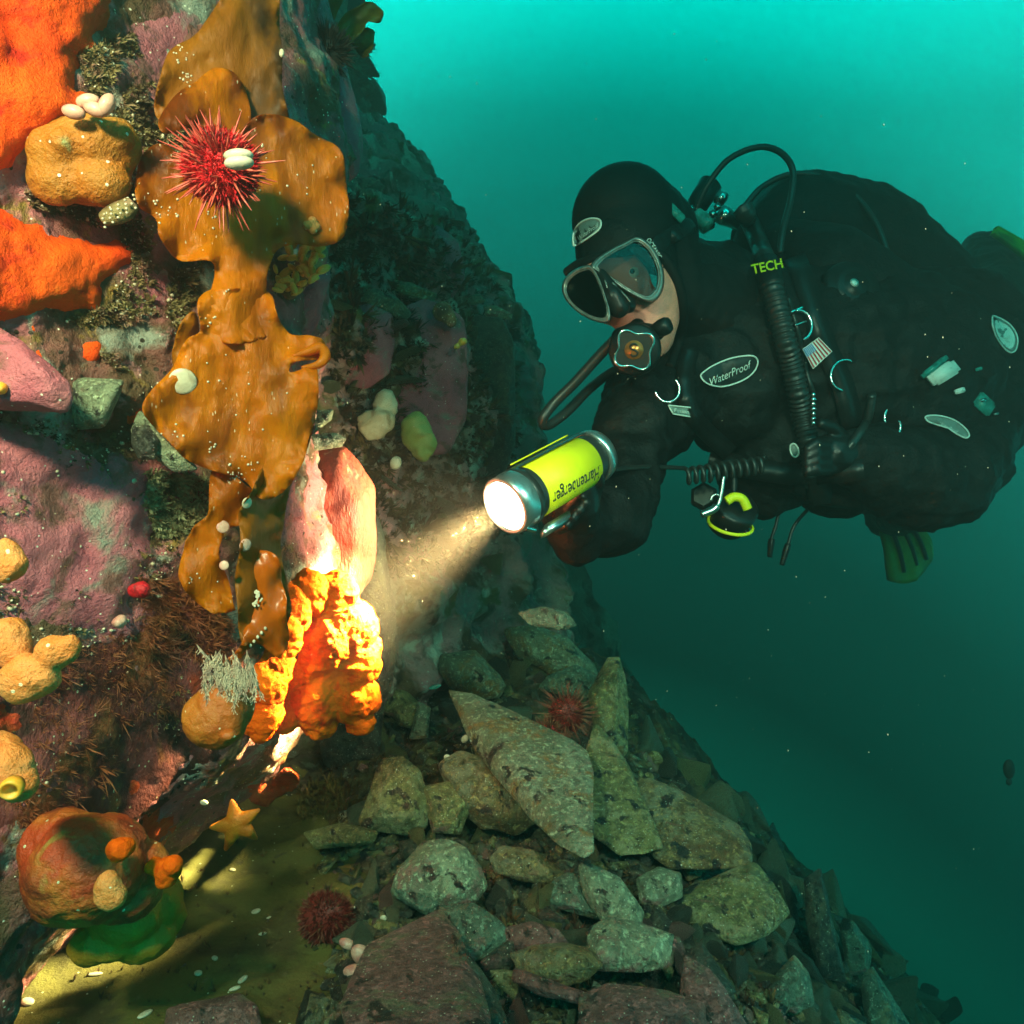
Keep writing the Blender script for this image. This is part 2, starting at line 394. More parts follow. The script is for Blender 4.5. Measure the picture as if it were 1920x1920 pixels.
# sea floor: silt shelf at the foot of the wall, falling away to the right
def floor_z(x, y):
    x0 = 0.23 + 0.02 * np.sin(y * 5)
    z = -0.435 + 0.09 * (np.minimum(y, 2.0) - 0.95) - 1.12 * np.logaddexp(0, (x - x0) * 16) / 16 - 0.55 * np.maximum(0, y - 1.9) * (x > -9)
    return z + CZ
ys = np.concatenate([np.linspace(0.25, 1.6, 330), np.linspace(1.61, 7, 150)]); xs = np.concatenate([np.linspace(-1.6, -0.42, 60), np.linspace(-0.41, 1.1, 330), np.linspace(1.12, 4.5, 60)])
X, Y = np.meshgrid(xs, ys); Z = floor_z(X, Y)
pv = np.stack([X.ravel(), Y.ravel(), Z.ravel()], 1)
rough = 1 / (1 + np.exp(-(pv[:, 0] + 0.16) * 22)); rough = np.maximum(rough, 1 / (1 + np.exp(-(pv[:, 1] - 1.12) * 18)))
pv[:, 2] += 0.012 * fbm(pv, 5, 31) + 0.004 * fbm(pv, 24, 32) + rough * (0.035 * fbm(pv, 7, 33, ridge=True) + 0.020 * fbm(pv, 26, 34, ridge=True) + 0.008 * fbm(pv, 80, 36))
nx = len(xs); idx = np.arange(len(pv)).reshape(len(ys), nx)
pf = [(int(idx[j, i]), int(idx[j, i + 1]), int(idx[j + 1, i + 1]), int(idx[j + 1, i])) for j in range(len(ys) - 1) for i in range(nx - 1)]
FLOOR = bvh_of(pv, pf)
mi = [1 if rough[f[0]] > 0.5 + 0.25 * math.sin(pv[f[0]][0] * 60) * math.sin(pv[f[0]][1] * 47) else 0 for f in pf]
tag(mk('seabed', pv, pf, [m_sand, m_rubble], matidx=mi), kind='structure')

# ---------------------------------------------------------------- the water itself: one even volume round everything
hm = bpy.data.materials.new('sea water'); hm.use_nodes = True; hn = hm.node_tree; hn.nodes.clear()
ho = hn.nodes.new('ShaderNodeOutputMaterial'); hv = hn.nodes.new('ShaderNodeVolumePrincipled'); hn.links.new(hv.outputs[0], ho.inputs['Volume'])
hv.inputs['Density'].default_value = 0.66
hv.inputs['Color'].default_value = (0.115, 0.098, 0.084, 1)
hv.inputs['Absorption Color'].default_value = (0.03, 0.42, 0.37, 1)
hv.inputs['Anisotropy'].default_value = 0.55
b0 = np.array([-4.5, -1.2, CZ - 6.2]); b1 = np.array([5.2, 7.6, CZ + 4.2])
bv = [(x, y, z) for z in (b0[2], b1[2]) for y in (b0[1], b1[1]) for x in (b0[0], b1[0])]
hz = mk('haze', np.array(bv), [(0, 2, 3, 1), (4, 5, 7, 6), (0, 1, 5, 4), (1, 3, 7, 5), (3, 2, 6, 7), (2, 0, 4, 6)], hm, smooth=False)
tag(hz, kind='stuff')
# ---------------------------------------------------------------- materials of the diver
m_suit = lay('black drysuit cloth', (0.006, 0.007, 0.007), [((0.011, 0.012, 0.012), 30, 0.55, 0.1)], rough=0.55, spec=0.16, bump=[(18, 0.6), (45, .4), (300, 0.25)], bdist=0.008, specks=[((0.10, 0.11, 0.10), 130, 0.06, 0.06)])
m_hood = lay('black neoprene', (0.007, 0.008, 0.008), [], rough=0.65, spec=0.16, bump=[(35, 0.2), (500, 0.2)], bdist=0.004)
m_skin = lay('wet skin', (0.90, 0.30, 0.20), [((0.72, 0.24, 0.15), 60, 0.58, 0.1), ((0.92, 0.28, 0.22), 18, 0.58, 0.1)], rough=0.42, spec=0.5, bump=[(300, 0.5), (900, 0.4)], bdist=0.0012, sss=(0.15, (0.9, 0.3, 0.15), 0.004), specks=[((0.22, 0.12, 0.08), 700, 0.28, 0.5)])
m_rub = lay('black rubber', (0.009, 0.010, 0.010), [], rough=0.38, spec=0.35, bump=[(120, 0.15)], bdist=0.002)
m_hose = lay('hose rubber', (0.02, 0.022, 0.021), [], rough=0.38, spec=0.5)
m_chrome = lay('chromed brass', (0.75, 0.76, 0.74), [((0.45, 0.46, 0.44), 80, 0.6, 0.05)], rough=0.16, metal=1.0, bump=[(60, 0.1)])
m_steel = lay('brushed steel', (0.62, 0.62, 0.60), [((0.35, 0.35, 0.33), 120, 0.6, 0.06)], rough=0.3, metal=1.0, bump=[(200, 0.2)], bdist=0.001)
m_maskf = lay('grey mask frame', (0.22, 0.23, 0.21), [((0.12, 0.13, 0.12), 90, 0.56, 0.06)], rough=0.22, spec=0.6, metal=0.35)
m_white = lay('reflective white', (0.80, 0.80, 0.72), [((0.5, 0.5, 0.45), 200, 0.62, 0.05)], rough=0.45)
m_patch = lay('grey patch', (0.20, 0.24, 0.22), [], rough=0.5)
m_patchd = lay('dark patch', (0.02, 0.025, 0.025), [], rough=0.5)
m_yel = lay('fluorescent yellow', (0.90, 0.78, 0.01), [((0.78, 0.68, 0.01), 40, 0.6, 0.08)], rough=0.5, bump=[(300, 0.15)], bdist=0.001)
m_fin = lay('yellow fin plastic', (0.45, 0.55, 0.01), [((0.16, 0.22, 0.01), 12, 0.55, 0.1)], rough=0.4)
m_orange = lay('copper badge', (0.55, 0.20, 0.05), [((0.35, 0.12, 0.04), 160, 0.55, 0.1)], rough=0.3, metal=0.6)
m_red = lay('flag red', (0.55, 0.05, 0.05), [], rough=0.6); m_blue = lay('flag blue', (0.10, 0.22, 0.45), [], rough=0.6)
m_teal = lay('teal plastic', (0.02, 0.30, 0.26), [((0.01, 0.12, 0.10), 70, 0.55, 0.1)], rough=0.3)
m_glass = bpy.data.materials.new('mask glass'); m_glass.use_nodes = True
_n = m_glass.node_tree; _n.nodes.clear(); _o = _n.nodes.new('ShaderNodeOutputMaterial'); _t = _n.nodes.new('ShaderNodeBsdfTransparent'); _g = _n.nodes.new('ShaderNodeBsdfGlossy'); _x = _n.nodes.new('ShaderNodeMixShader')
_t.inputs[0].default_value = (0.42, 0.44, 0.40, 1); _g.inputs['Roughness'].default_value = 0.03; _f = _n.nodes.new('ShaderNodeFresnel'); _f.inputs[0].default_value = 1.5
_n.links.new(_f.outputs[0], _x.inputs[0]); _n.links.new(_t.outputs[0], _x.inputs[1]); _n.links.new(_g.outputs[0], _x.inputs[2]); _n.links.new(_x.outputs[0], _o.inputs[0])

def SP(px, py, d, rpx): return (W(px, py, d), rpx * PX(d))
diver = thing('person', 'scuba diver in black drysuit, hood and mask, holding out the lit yellow torch', 'person', W(1520, 960, 1.40))

# ---------------------------------------------------------------- body: one continuous figure
parts = []
R_ = lambda a, b, c: Matrix.Rotation(math.radians(c), 3, 'Z') @ Matrix.Rotation(math.radians(b), 3, 'Y') @ Matrix.Rotation(math.radians(a), 3, 'X')
def sp(px, py, d, r): parts.append(ell(W(px, py, d), r * PX(d), sub=3))
# head: crown, skull, brow, cheeks, jaw, chin
for a in [(1168, 408, 1.19, 94), (1178, 425, 1.21, 96), (1196, 430, 1.25, 92), (1165, 470, 1.17, 86), (1190, 505, 1.17, 82), (1210, 545, 1.17, 72), (1212, 592, 1.165, 62), (1210, 625, 1.16, 52), (1140, 520, 1.145, 56), (1150, 560, 1.14, 50), (1112, 530, 1.16, 46)]: sp(*a)
parts.append(ell(W(1128, 548, 1.10), np.array([20, 26, 26]) * PX(1.1), sub=2))      # nose
parts += chain([SP(1235, 500, 1.24, 78), SP(1290, 550, 1.29, 92), SP(1350, 590, 1.33, 112)])      # neck
# trunk
parts += chain([SP(1350, 600, 1.34, 112), SP(1430, 660, 1.36, 150), SP(1540, 700, 1.40, 190), SP(1650, 720, 1.44, 205), SP(1730, 700, 1.62, 175), SP(1770, 690, 1.85, 110)])
for a in [(1380, 740, 1.33, 105), (1460, 830, 1.37, 112), (1580, 860, 1.42, 102), (1330, 690, 1.31, 95), (1425, 890, 1.37, 70), (1690, 800, 1.42, 130)]: sp(*a)
# legs trailing behind
parts += chain([SP(1770, 680, 1.85, 100), SP(1840, 600, 2.2, 56), SP(1862, 540, 2.45, 46), SP(1845, 478, 2.65, 36)])
parts += chain([SP(1760, 720, 1.8, 110), SP(1745, 880, 2.05, 80), SP(1700, 930, 2.3, 62), SP(1668, 962, 2.45, 40)])
# right arm (image left): shoulder, upper arm down, elbow, forearm forward to the torch
parts += chain([SP(1300, 690, 1.31, 92), SP(1240, 740, 1.27, 92), SP(1190, 810, 1.21, 72), SP(1165, 900, 1.15, 62), SP(1130, 965, 1.11, 78)])
parts += chain([SP(1130, 965, 1.11, 78), SP(1085, 985, 1.07, 64), SP(1075, 965, 1.035, 50)])
# left arm (image right): shoulder, elbow low, forearm back across the belly
parts += chain([SP(1790, 620, 1.46, 105), SP(1822, 690, 1.42, 92), SP(1826, 780, 1.37, 84), SP(1790, 860, 1.31, 84), SP(1738, 905, 1.27, 92)])
parts += chain([SP(1738, 905, 1.27, 92), SP(1670, 880, 1.24, 72), SP(1600, 850, 1.21, 52)])
bv_, bf_ = remesh(parts, 0.0075, 7)
# soft folds of the drysuit, none on the head
sk = bv_ * np.array([1, 1, 1]) + 0.05 * np.stack([fbm(bv_, 5, 47), fbm(bv_, 5, 48), fbm(bv_, 5, 49)], 1)
fold = 0.014 * fbm(sk * np.array([1.6, 1, .6]), 8, 41, ridge=True) + 0.009 * fbm(sk * np.array([.7, 1, 1.8]), 14, 44, ridge=True) + 0.003 * fbm(sk, 30, 42, ridge=True) + 0.001 * fbm(bv_, 60, 43)
hd = np.linalg.norm(bv_ - np.array(tuple(W(1180, 480, 1.18))), axis=1); k = np.clip((hd - 0.13) / 0.08, 0, 1)
bv_ = bv_ + vnormals(bv_, bf_) * (fold * k)[:, None]
# skin shows where the hood leaves the face open
uv = np.column_stack([bv_[:, 0] / bv_[:, 1] / T * 960 + 960, 960 - (bv_[:, 2] - CZ) / bv_[:, 1] / T * 960])
face = [(1060, 492), (1120, 480), (1200, 470), (1258, 500), (1279, 545), (1284, 590), (1277, 645), (1235, 672), (1170, 660), (1120, 640), (1060, 600)]
def inpoly(x, y, P):
    c = False
    for a, b in zip(P, P[1:] + P[:1]):
        if (a[1] > y) != (b[1] > y) and x < (b[0] - a[0]) * (y - a[1]) / (b[1] - a[1]) + a[0]: c = not c
    return c
mi = []
for f in bf_:
    x, y = uv[f[0]]; mi.append(1 if (bv_[f[0]][1] < 1.20 and inpoly(x, y, face)) else 0)
body = mk('body', bv_, bf_, [m_suit, m_skin], diver, matidx=mi)
BODY = bvh_of(bv_, bf_)
def bh(px, py, default=1.2): return hitd(BODY, px, py, default)

# hood: a neoprene shell a few millimetres proud of the head, open over the face
V, F, bd, dist = cdt([(1073, 500), (1068, 440), (1078, 385), (1105, 345), (1145, 318), (1190, 314), (1240, 334), (1268, 370), (1290, 410), (1330, 450), (1350, 520), (1330, 600), (1300, 650), (1262, 690), (1250, 650), (1270, 600), (1274, 560), (1262, 520), (1240, 478), (1205, 455), (1150, 455), (1105, 478)], 9)
parts = [ell(W(1170, 410, 1.19), 97 * PX(1.19), sub=4), ell(W(1182, 428, 1.215), 101 * PX(1.215), sub=4), ell(W(1210, 450, 1.26), 97 * PX(1.26), sub=4), ell(W(1172, 462, 1.18), 93 * PX(1.18), sub=4)] + \
    chain([SP(1225, 480, 1.235, 88), SP(1250, 560, 1.245, 84), SP(1290, 570, 1.28, 98), SP(1345, 600, 1.33, 118)])
hv_, hf_ = remesh(parts, 0.005, 8)
huv = np.column_stack([hv_[:, 0] / hv_[:, 1] / T * 960 + 960, 960 - (hv_[:, 2] - CZ) / hv_[:, 1] / T * 960])
face2 = [(1040, 520), (1105, 500), (1150, 488), (1205, 478), (1240, 490), (1262, 520), (1274, 560), (1273, 600), (1266, 640), (1250, 700), (1180, 720), (1040, 700)]
keep = [f for f in hf_ if not (np.mean([hv_[i][1] for i in f]) < 1.25 and inpoly(*huv[list(f)].mean(0), face2))]
keep = [f for f in keep]; ec = {}
for f in keep:
    for i in range(len(f)): ec[(f[i], f[(i + 1) % len(f)])] = 1
bvx = sorted({a for (a, b) in ec if (b, a) not in ec} | {b for (a, b) in ec if (b, a) not in ec})
FC = catmull(face2, 400, True)
for i in bvx:                    # trim the opening to a clean edge
    if hv_[i][1] > 1.27: continue
    q = FC[np.argmin(((FC - huv[i]) ** 2).sum(1))]
    if np.hypot(*(q - huv[i])) < 14: hv_[i] = tuple(W(q[0], q[1], hv_[i][1]))
hood = mk('hood', hv_, keep, m_hood, diver)
so = hood.modifiers.new('thick', 'SOLIDIFY'); so.thickness = 0.005; so.offset = -0.6
HOOD = bvh_of(hv_, keep)
def hh(px, py, default=1.15): return min(hitd(HOOD, px, py, 9), hitd(BODY, px, py, 9), default if hitd(HOOD, px, py, 9) > 8 and hitd(BODY, px, py, 9) > 8 else 9)

def part(name, vf, mat, parent=diver, **k): return mk(name, vf[0], vf[1], mat, parent, **k)
def text_px(txt, px, py, h, ang, dfun, name, mat, parent, shear=0.0, lift=0.003, xs=1.0, flip=False, thick=0.0008, bold=0.0, align='CENTER'):
    """lettering laid on a surface: baseline centre px,py, height h px, turned by ang degrees"""
    cu = bpy.data.curves.new('t', 'FONT'); cu.body = txt; cu.align_x = align; cu.align_y = 'CENTER'; cu.size = 1; cu.shear = shear; cu.offset = bold; cu.resolution_u = 3
    o = bpy.data.objects.new('t', cu); COL.objects.link(o); bpy.context.view_layer.update()
    me = bpy.data.meshes.new_from_object(o.evaluated_get(bpy.context.evaluated_depsgraph_get()))
    bm = bmesh.new(); bm.from_mesh(me); bmesh.ops.triangulate(bm, faces=bm.faces[:])
    v, f = bm_out(bm); bpy.data.objects.remove(o); bpy.data.meshes.remove(me)
    a = math.radians(ang); P = []
    for x, y, _ in v:
        X = x * h * xs; Y = -y * h
        if flip: X, Y = -X, -Y
        P.append((px + X * math.cos(a) - Y * math.sin(a), py + X * math.sin(a) + Y * math.cos(a)))
    fr = [W(p[0], p[1], dfun(p[0], p[1]) - lift) for p in P]
    return mk(name, np.array([tuple(p) for p in fr]), [tuple(reversed(q)) for q in f], mat, parent, smooth=False)

def ring_px(poly, dfun, r, name, mat, parent, lift=0.004, n=80, seg=8, closed=True):
    P = catmull(poly, n, closed); pts = [W(x, y, dfun(x, y) - lift) for x, y in P]
    v, f = tube([tuple(p) for p in pts], r, n, seg, closed, smooth=False); return mk(name, v, f, mat, parent)

def emblem(poly, dfun, parent, letters, c, h, ang, bright, lift=0.003, hills=True):
    V, F, bd, dist = cdt(poly, 7); d = np.array([dfun(x, y) for x, y in V]) - lift
    fr = Wn(np.column_stack([V, d])); bk = Wn(np.column_stack([V, d + 0.002])); v, f = solid(fr, bk, F, bd)
    e = mk('emblem', v, f, m_patch if bright else m_patchd, parent)
    ring_px(poly, dfun, 1.7 * PX(1.2), 'border', m_white, e, lift + 0.001, n=60, seg=6)
    if hills:
        cx, cy = c; a = math.radians(ang); q = []
        for (x, y) in [(-1.9, .1), (-1.5, .1), (-1.2, -.55), (-1.0, 0), (-.5, .05), (-.25, -.7), (0, 0), (.5, 0), (.75, -.6), (1, -.05), (1.6, -.1), (1.9, .15), (1.3, .6), (0, .9), (-1.4, .8)]:
            X, Y = x * h, y * h; q.append((cx + X * math.cos(a) - Y * math.sin(a), cy + X * math.sin(a) + Y * math.cos(a)))
        V, F, bd, dist = cdt(q, 5, smooth=False); d = np.array([dfun(x, y) for x, y in V]) - lift - 0.0008
        mk('ridge_motif', Wn(np.column_stack([V, d])), F, m_patchd, e, smooth=False)
    if letters: text_px(letters, c[0], c[1] + h * .25, h, ang, dfun, 'lettering', m_white, e, shear=0.5, lift=lift + 0.002, xs=0.85)
    return e
E_ = lambda poly, k, c: [(c[0] + (x - c[0]) * k, c[1] + (y - c[1]) * k) for x, y in poly]
hoodem = [(1075, 458), (1076, 435), (1088, 418), (1106, 410), (1122, 411), (1127, 419), (1122, 431), (1104, 445), (1086, 457), (1079, 460)]
emblem(hoodem, lambda x, y: hh(x, y, 1.1), hood, 'WaterProof', (1101, 433), 11, -35, True)
chest = [(1314, 706), (1320, 697), (1340, 684), (1370, 672), (1400, 667), (1415, 669), (1421, 679), (1415, 695), (1400, 709), (1376, 720), (1350, 725), (1326, 719)]
emblem(chest, bh, body, 'WaterProof', (1366, 697), 20, -24, False)
sh = [(1861, 594), (1866, 593), (1885, 602), (1900, 616), (1908, 635), (1905, 655), (1895, 661), (1882, 652), (1868, 632), (1861, 610)]
emblem(sh, lambda x, y: bh(x, y, 1.42), body, 'W', (1887, 630), 16, 65, True, hills=False)
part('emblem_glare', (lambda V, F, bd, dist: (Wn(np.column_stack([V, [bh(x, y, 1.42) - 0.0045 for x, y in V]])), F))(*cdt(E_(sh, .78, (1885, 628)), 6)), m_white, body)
fa = [(1735, 782), (1745, 779), (1765, 780), (1790, 788), (1810, 803), (1817, 815), (1812, 821), (1798, 816), (1775, 802), (1755, 796), (1740, 790)]
emblem(fa, lambda x, y: bh(x, y, 1.3), body, 'WaterProof', (1777, 799), 9, 26, True, hills=False)
emblem([(1482, 836), (1489, 832), (1496, 840), (1497, 852), (1490, 857), (1483, 849)], lambda x, y: bh(x, y, 1.2) - .03, body, '', (1489, 845), 9, 60, True, hills=False)
tagp = [(1253, 760), (1294, 764), (1303, 783), (1262, 776)]
e = part('name_tag', (lambda V, F, bd, dist: solid(Wn(np.column_stack([V, [bh(x, y, 1.25) - .006 for x, y in V]])), Wn(np.column_stack([V, [bh(x, y, 1.25) for x, y in V]])), F, bd))(*cdt(tagp, 6, smooth=False)), m_patch, body)
P = []
for a, b in zip(tagp, tagp[1:] + tagp[:1]): P += [(a[0] + (b[0] - a[0]) * t, a[1] + (b[1] - a[1]) * t) for t in (0, .33, .66)]
v, f = tube([tuple(W(x, y, bh(x, y, 1.25) - .008)) for x, y in P], 0.0012, len(P), 6, True, smooth=False); mk('border', v, f, m_white, e)
text_px('Fusion', 1278, 771, 10, 8, lambda x, y: bh(x, y, 1.25), 'lettering', m_white, e, lift=0.0085, xs=1.1)
# national flag, left chest
fl = [(1506, 655), (1535, 634), (1559, 659), (1525, 690)]
flag_d = min(bh(x, y, 1.3) for x, y in fl + [(1532, 660), (1520, 640), (1545, 680)]) - .008
def flag(u, v): a = Vector(fl[0]).lerp(Vector(fl[1]), u); b = Vector(fl[3]).lerp(Vector(fl[2]), u); p = a.lerp(b, v); return p.x, p.y
def quadp(u0, u1, v0, v1, lift):
    n = 5; V = []; F = []
    for j in range(n):
        for i in range(n):
            x, y = flag(u0 + (u1 - u0) * i / (n - 1), v0 + (v1 - v0) * j / (n - 1)); V.append(tuple(W(x, y, flag_d + .05 * (y - 660) / 960 - lift)))
    for j in range(n - 1):
        for i in range(n - 1): a = j * n + i; F.append((a, a + n, a + n + 1, a + 1))
    return np.array(V), F
fg = part('flag_patch', quadp(-.03, 1.03, -.03, 1.03, .0035), m_white, body, smooth=False)
mk('stripes', *merge([quadp(k / 13, (k + 1) / 13, 0, 1, .0042) for k in range(0, 13, 2)]), m_red, fg, smooth=False)
mk('canton', *quadp(0, 7 / 13, 0, .42, .005), m_blue, fg, smooth=False)
stars = [ell(W(*flag(.05 + .44 * (i + .5) / 5, .03 + .36 * (j + .5) / 5), flag_d + .05 * (flag(.05 + .44 * (i + .5) / 5, .03 + .36 * (j + .5) / 5)[1] - 660) / 960 - .0055), .0009, sub=1) for i in range(5) for j in range(5)]
mk('stars', *merge(stars), m_white, fg)

# ---------------------------------------------------------------- face inside the mask
for (x, y, d) in [(1188, 508, 1.098)]:
    l, n = hit(BODY, x, y); p = l if l else W(x, y, d)
    ey = part('eye', ell(p + Vector((0, .0085, 0)), 0.0115, sub=3), m_white, body)
    mk('iris', *ell(p + Vector((-.002, -.0008, -.001)), 0.0042, sub=2), m_rub, ey)

# ---------------------------------------------------------------- mask
mask = bpy.data.objects.new('mask', None); COL.objects.link(mask); mask.parent = diver; mask.location = W(1150, 530, 1.08) - diver.location
LR = [(1193, 447), (1213, 457), (1230, 480), (1240, 508), (1240, 535), (1230, 556), (1213, 562), (1180, 547), (1150, 527), (1122, 508), (1112, 500), (1124, 485), (1150, 468), (1172, 457)]
LL = [(1110, 503), (1098, 501), (1078, 509), (1062, 524), (1057, 543), (1064, 562), (1082, 581), (1105, 595), (1128, 602), (1141, 598), (1141, 578), (1133, 552), (1122, 522)]
dR = lambda x, y: 1.052 + (x - 1112) * 0.00012 + (y - 500) * -0.00005
dL = lambda x, y: 1.052 + (1112 - x) * 0.0007
def off(poly, k): c = np.mean(poly, 0); return [tuple(c + (np.array(p) - c) * k) for p in poly]
def loft(polys, n=72, closed=True):      # polys: list of (poly px, depth fn)
    V = []; F = []
    for poly, df in polys: V += [tuple(W(x, y, df(x, y))) for x, y in catmull(poly, n, True)]
    for k in range(len(polys) - 1):
        for i in range(n): j = (i + 1) % n; F.append((k * n + i, k * n + j, (k + 1) * n + j, (k + 1) * n + i))
    return np.array(V), F
for poly, df in ((LR, dR), (LL, dL)):
    fr = mk('frame', *loft([(off(poly, 1.03), lambda x, y: df(x, y) + .012), (off(poly, 1.05), lambda x, y: df(x, y) + .002), (off(poly, 1.0), lambda x, y: df(x, y) - .003), (off(poly, .93), lambda x, y: df(x, y) - .001), (off(poly, .91), lambda x, y: df(x, y) + .004)]), m_maskf, mask)
    mk('rim', *loft([(off(poly, .925), lambda x, y: df(x, y) + .000), (off(poly, .90), lambda x, y: df(x, y) - .001), (off(poly, .87), lambda x, y: df(x, y) + .003), (off(poly, .86), lambda x, y: df(x, y) + .012)]), m_maskf, fr)
    mk('lens', *(lambda V, F, bd, dist: (Wn(np.column_stack([V, df(V[:, 0], V[:, 1]) + .002 - .00002 * np.minimum(dist, 20)])), F))(*cdt(off(poly, .92), 9)), m_glass, mask)
    mk('skirt', *loft([(off(poly, 1.04), lambda x, y: df(x, y) + .006), (off(poly, 1.07), lambda x, y: df(x, y) + .022), (off(poly, 1.08), lambda x, y: min(hh(x, y, 1.12), 1.15) - .002), (off(poly, 1.02), lambda x, y: min(hh(x, y, 1.12), 1.15) + .006)]), m_rub, mask)
for nm, pth in (('dark_backing', [(x + (1098 - x) * .06, y + (545 - y) * .06) for x, y in LL]),):
    V, F, bd, dist = cdt(pth, 9); mk(nm, *solid(Wn(np.column_stack([V, dL(V[:, 0], V[:, 1]) + .006 + .010 * np.minimum(dist, 16) / 16])), Wn(np.column_stack([V, dL(V[:, 0], V[:, 1]) + .022 + 0 * dist])), F, bd), m_rub, mask)  # black plate added behind the left lens to keep it dark
cres = [(1180, 468), (1192, 463), (1206, 467), (1222, 488), (1231, 515), (1230, 538), (1223, 532), (1214, 508), (1198, 486)]
V, F, bd, dist = cdt(cres, 6); dx = (V[:, 0] - 1208) * PX(1.06); dz = -(V[:, 1] - 500) * PX(1.06)
mk('lens_reflection', Wn(np.column_stack([V, 1.068 + .28 * dx + .42 * dz])), F, m_chrome, mask)  # added mirror crescent, tilted to show bright water as a lens reflection
seam = [(1064, 512), (1085, 497), (1112, 488), (1150, 477), (1200, 468), (1240, 482), (1264, 518), (1278, 560), (1279, 600), (1272, 645), (1255, 690)]
P = catmull(seam, 70); dd_ = np.array([min(hitd(BODY, x - 6, y, 9), hitd(HOOD, x + 6, y, 9), hitd(BODY, x, y, 9)) for x, y in P]); dd_[dd_ > 8] = 1.16
for _ in range(25): dd_[1:-1] = dd_[1:-1] * .4 + .3 * (dd_[:-2] + dd_[2:])
mk('hood_edge', *tube(Wn(np.column_stack([P, dd_ + .003])), .0088, 70, 12, smooth=False), m_hood, hood)
nose = remesh(chain([SP(1128, 512, 1.055, 9), SP(1150, 555, 1.045, 19), SP(1160, 575, 1.05, 22)]) + chain([SP(1148, 560, 1.05, 18), SP(1178, 572, 1.065, 16)]), 0.0025, 4)
mk('nose_pocket', *nose, m_rub, mask)
for q in ([(1134, 525), (1146, 560), (1156, 578)], [(1148, 530), (1170, 552), (1182, 566)]):
    mk('nose_rib', *tube([tuple(W(x, y, 1.038)) for x, y in q], 0.0012, 16, 6), m_maskf, mask)
st = []
for dy in (-14, 14):
    pts = [(1226, 470 + dy * .3), (1243, 455 + dy), (1262, 440 + dy), (1290, 425 + dy)]
    st.append(tube([tuple(W(x, y, hh(x, y, 1.2) - .004)) for x, y in pts], 0.003, 20, 8))
V, F, bd, dist = cdt([(1222, 452), (1240, 436), (1262, 424), (1290, 408), (1306, 430), (1282, 446), (1254, 462), (1236, 478)], 6); d = np.array([min(hh(x, y, 1.17), 1.22) for x, y in V])
mk('strap', *solid(Wn(np.column_stack([V, d - .006])), Wn(np.column_stack([V, d])), F, bd), m_rub, mask)
mk('buckle', *box(W(1262, 440, hh(1262, 440) - .008), Vector((.012, .002, .006)), Vector((0, .004, 0)), Vector((-.006, 0, .011)), .15), m_rub, mask)
mk('buckle', *box(W(1268, 400, hh(1268, 400, 1.2) - .008), Vector((.011, .002, -.010)), Vector((0, .003, 0)), Vector((.004, 0, .005)), .15), m_teal, mask)
text_px('OCEANIC', 1226, 466, 13, 58, lambda x, y: hh(x, y, 1.12), 'lettering', m_white, mask, lift=.012, xs=.75)

# ---------------------------------------------------------------- second stage in the mouth
reg = bpy.data.objects.new('regulator', None); COL.objects.link(reg); reg.parent = diver; reg.location = W(1188, 650, 1.06) - diver.location
ax = Vector((-0.22, -0.93, -0.22)).normalized(); c0 = W(1190, 656, 1.075)
rr = 44 * PX(1.07)
mk('case', *lathe(c0 - ax * .002, ax, [(-.035, rr * .6), (-.025, rr * 1.0), (-.004, rr * 1.12), (.006, rr * 1.1), (.012, rr * .98), (.012, .001)], 48), m_rub, reg)
mk('exhaust_port', *remesh(chain([SP(1160, 630, 1.10, 15), SP(1190, 622, 1.09, 20), SP(1232, 624, 1.10, 16)]), .003, 5), m_rub, reg)
mk('adjuster_knob', *lathe(W(1246, 612, 1.075), Vector((.75, -.55, .25)), [(-.02, .010), (-.004, .013), (.004, .013), (.009, .010), (.010, .001)], 16), m_rub, reg)
mk('mouthpiece', *remesh(chain([SP(1192, 630, 1.12, 22), SP(1195, 612, 1.11, 16)]), .003, 3), m_rub, reg)
a_, u_, w_ = frame_of(ax, (0, 0, 1)); V = []; F = []
n = 72; base = c0 + ax * .0145
star = lambda g: 1 + .17 * math.cos(4 * (g - math.radians(33)))
for (t, k) in [(0, 1.0), (.003, .98), (.004, .90), (.001, .84)]:
    for i in range(n):
        g = 2 * math.pi * i / n; V.append(tuple(base + ax * t + (u_ * math.cos(g) + w_ * math.sin(g)) * rr * .86 * star(g) * k))
for k in range(3):
    for i in range(n): j = (i + 1) % n; F.append((k * n + i, k * n + j, (k + 1) * n + j, (k + 1) * n + i))
mk('cover_ring', np.array(V), F, m_chrome, reg)
V = [tuple(base + ax * .0012 + (u_ * math.cos(2 * math.pi * i / n) + w_ * math.sin(2 * math.pi * i / n)) * rr * .86 * star(2 * math.pi * i / n) * .86) for i in range(n)]
mk('front_cover', np.array(V), [tuple(range(n))], m_rub, reg)
bd_ = mk('badge', *(lambda vf: vf)(lathe(base + ax * .001, ax, [(0, rr * .40), (.002, rr * .39), (.0025, .0005)], 32)), m_orange, reg)
S = [tuple(base + ax * .0042 + (w_ * -x + u_ * y) * rr * .26) for x, y in [(.55, .62), (.25, .95), (-.35, .9), (-.6, .5), (-.2, .12), (.25, -.12), (.6, -.5), (.35, -.9), (-.25, -.95), (-.55, -.62)]]
mk('letter', *tube(S, .0016, 40, 6), m_rub, bd_)

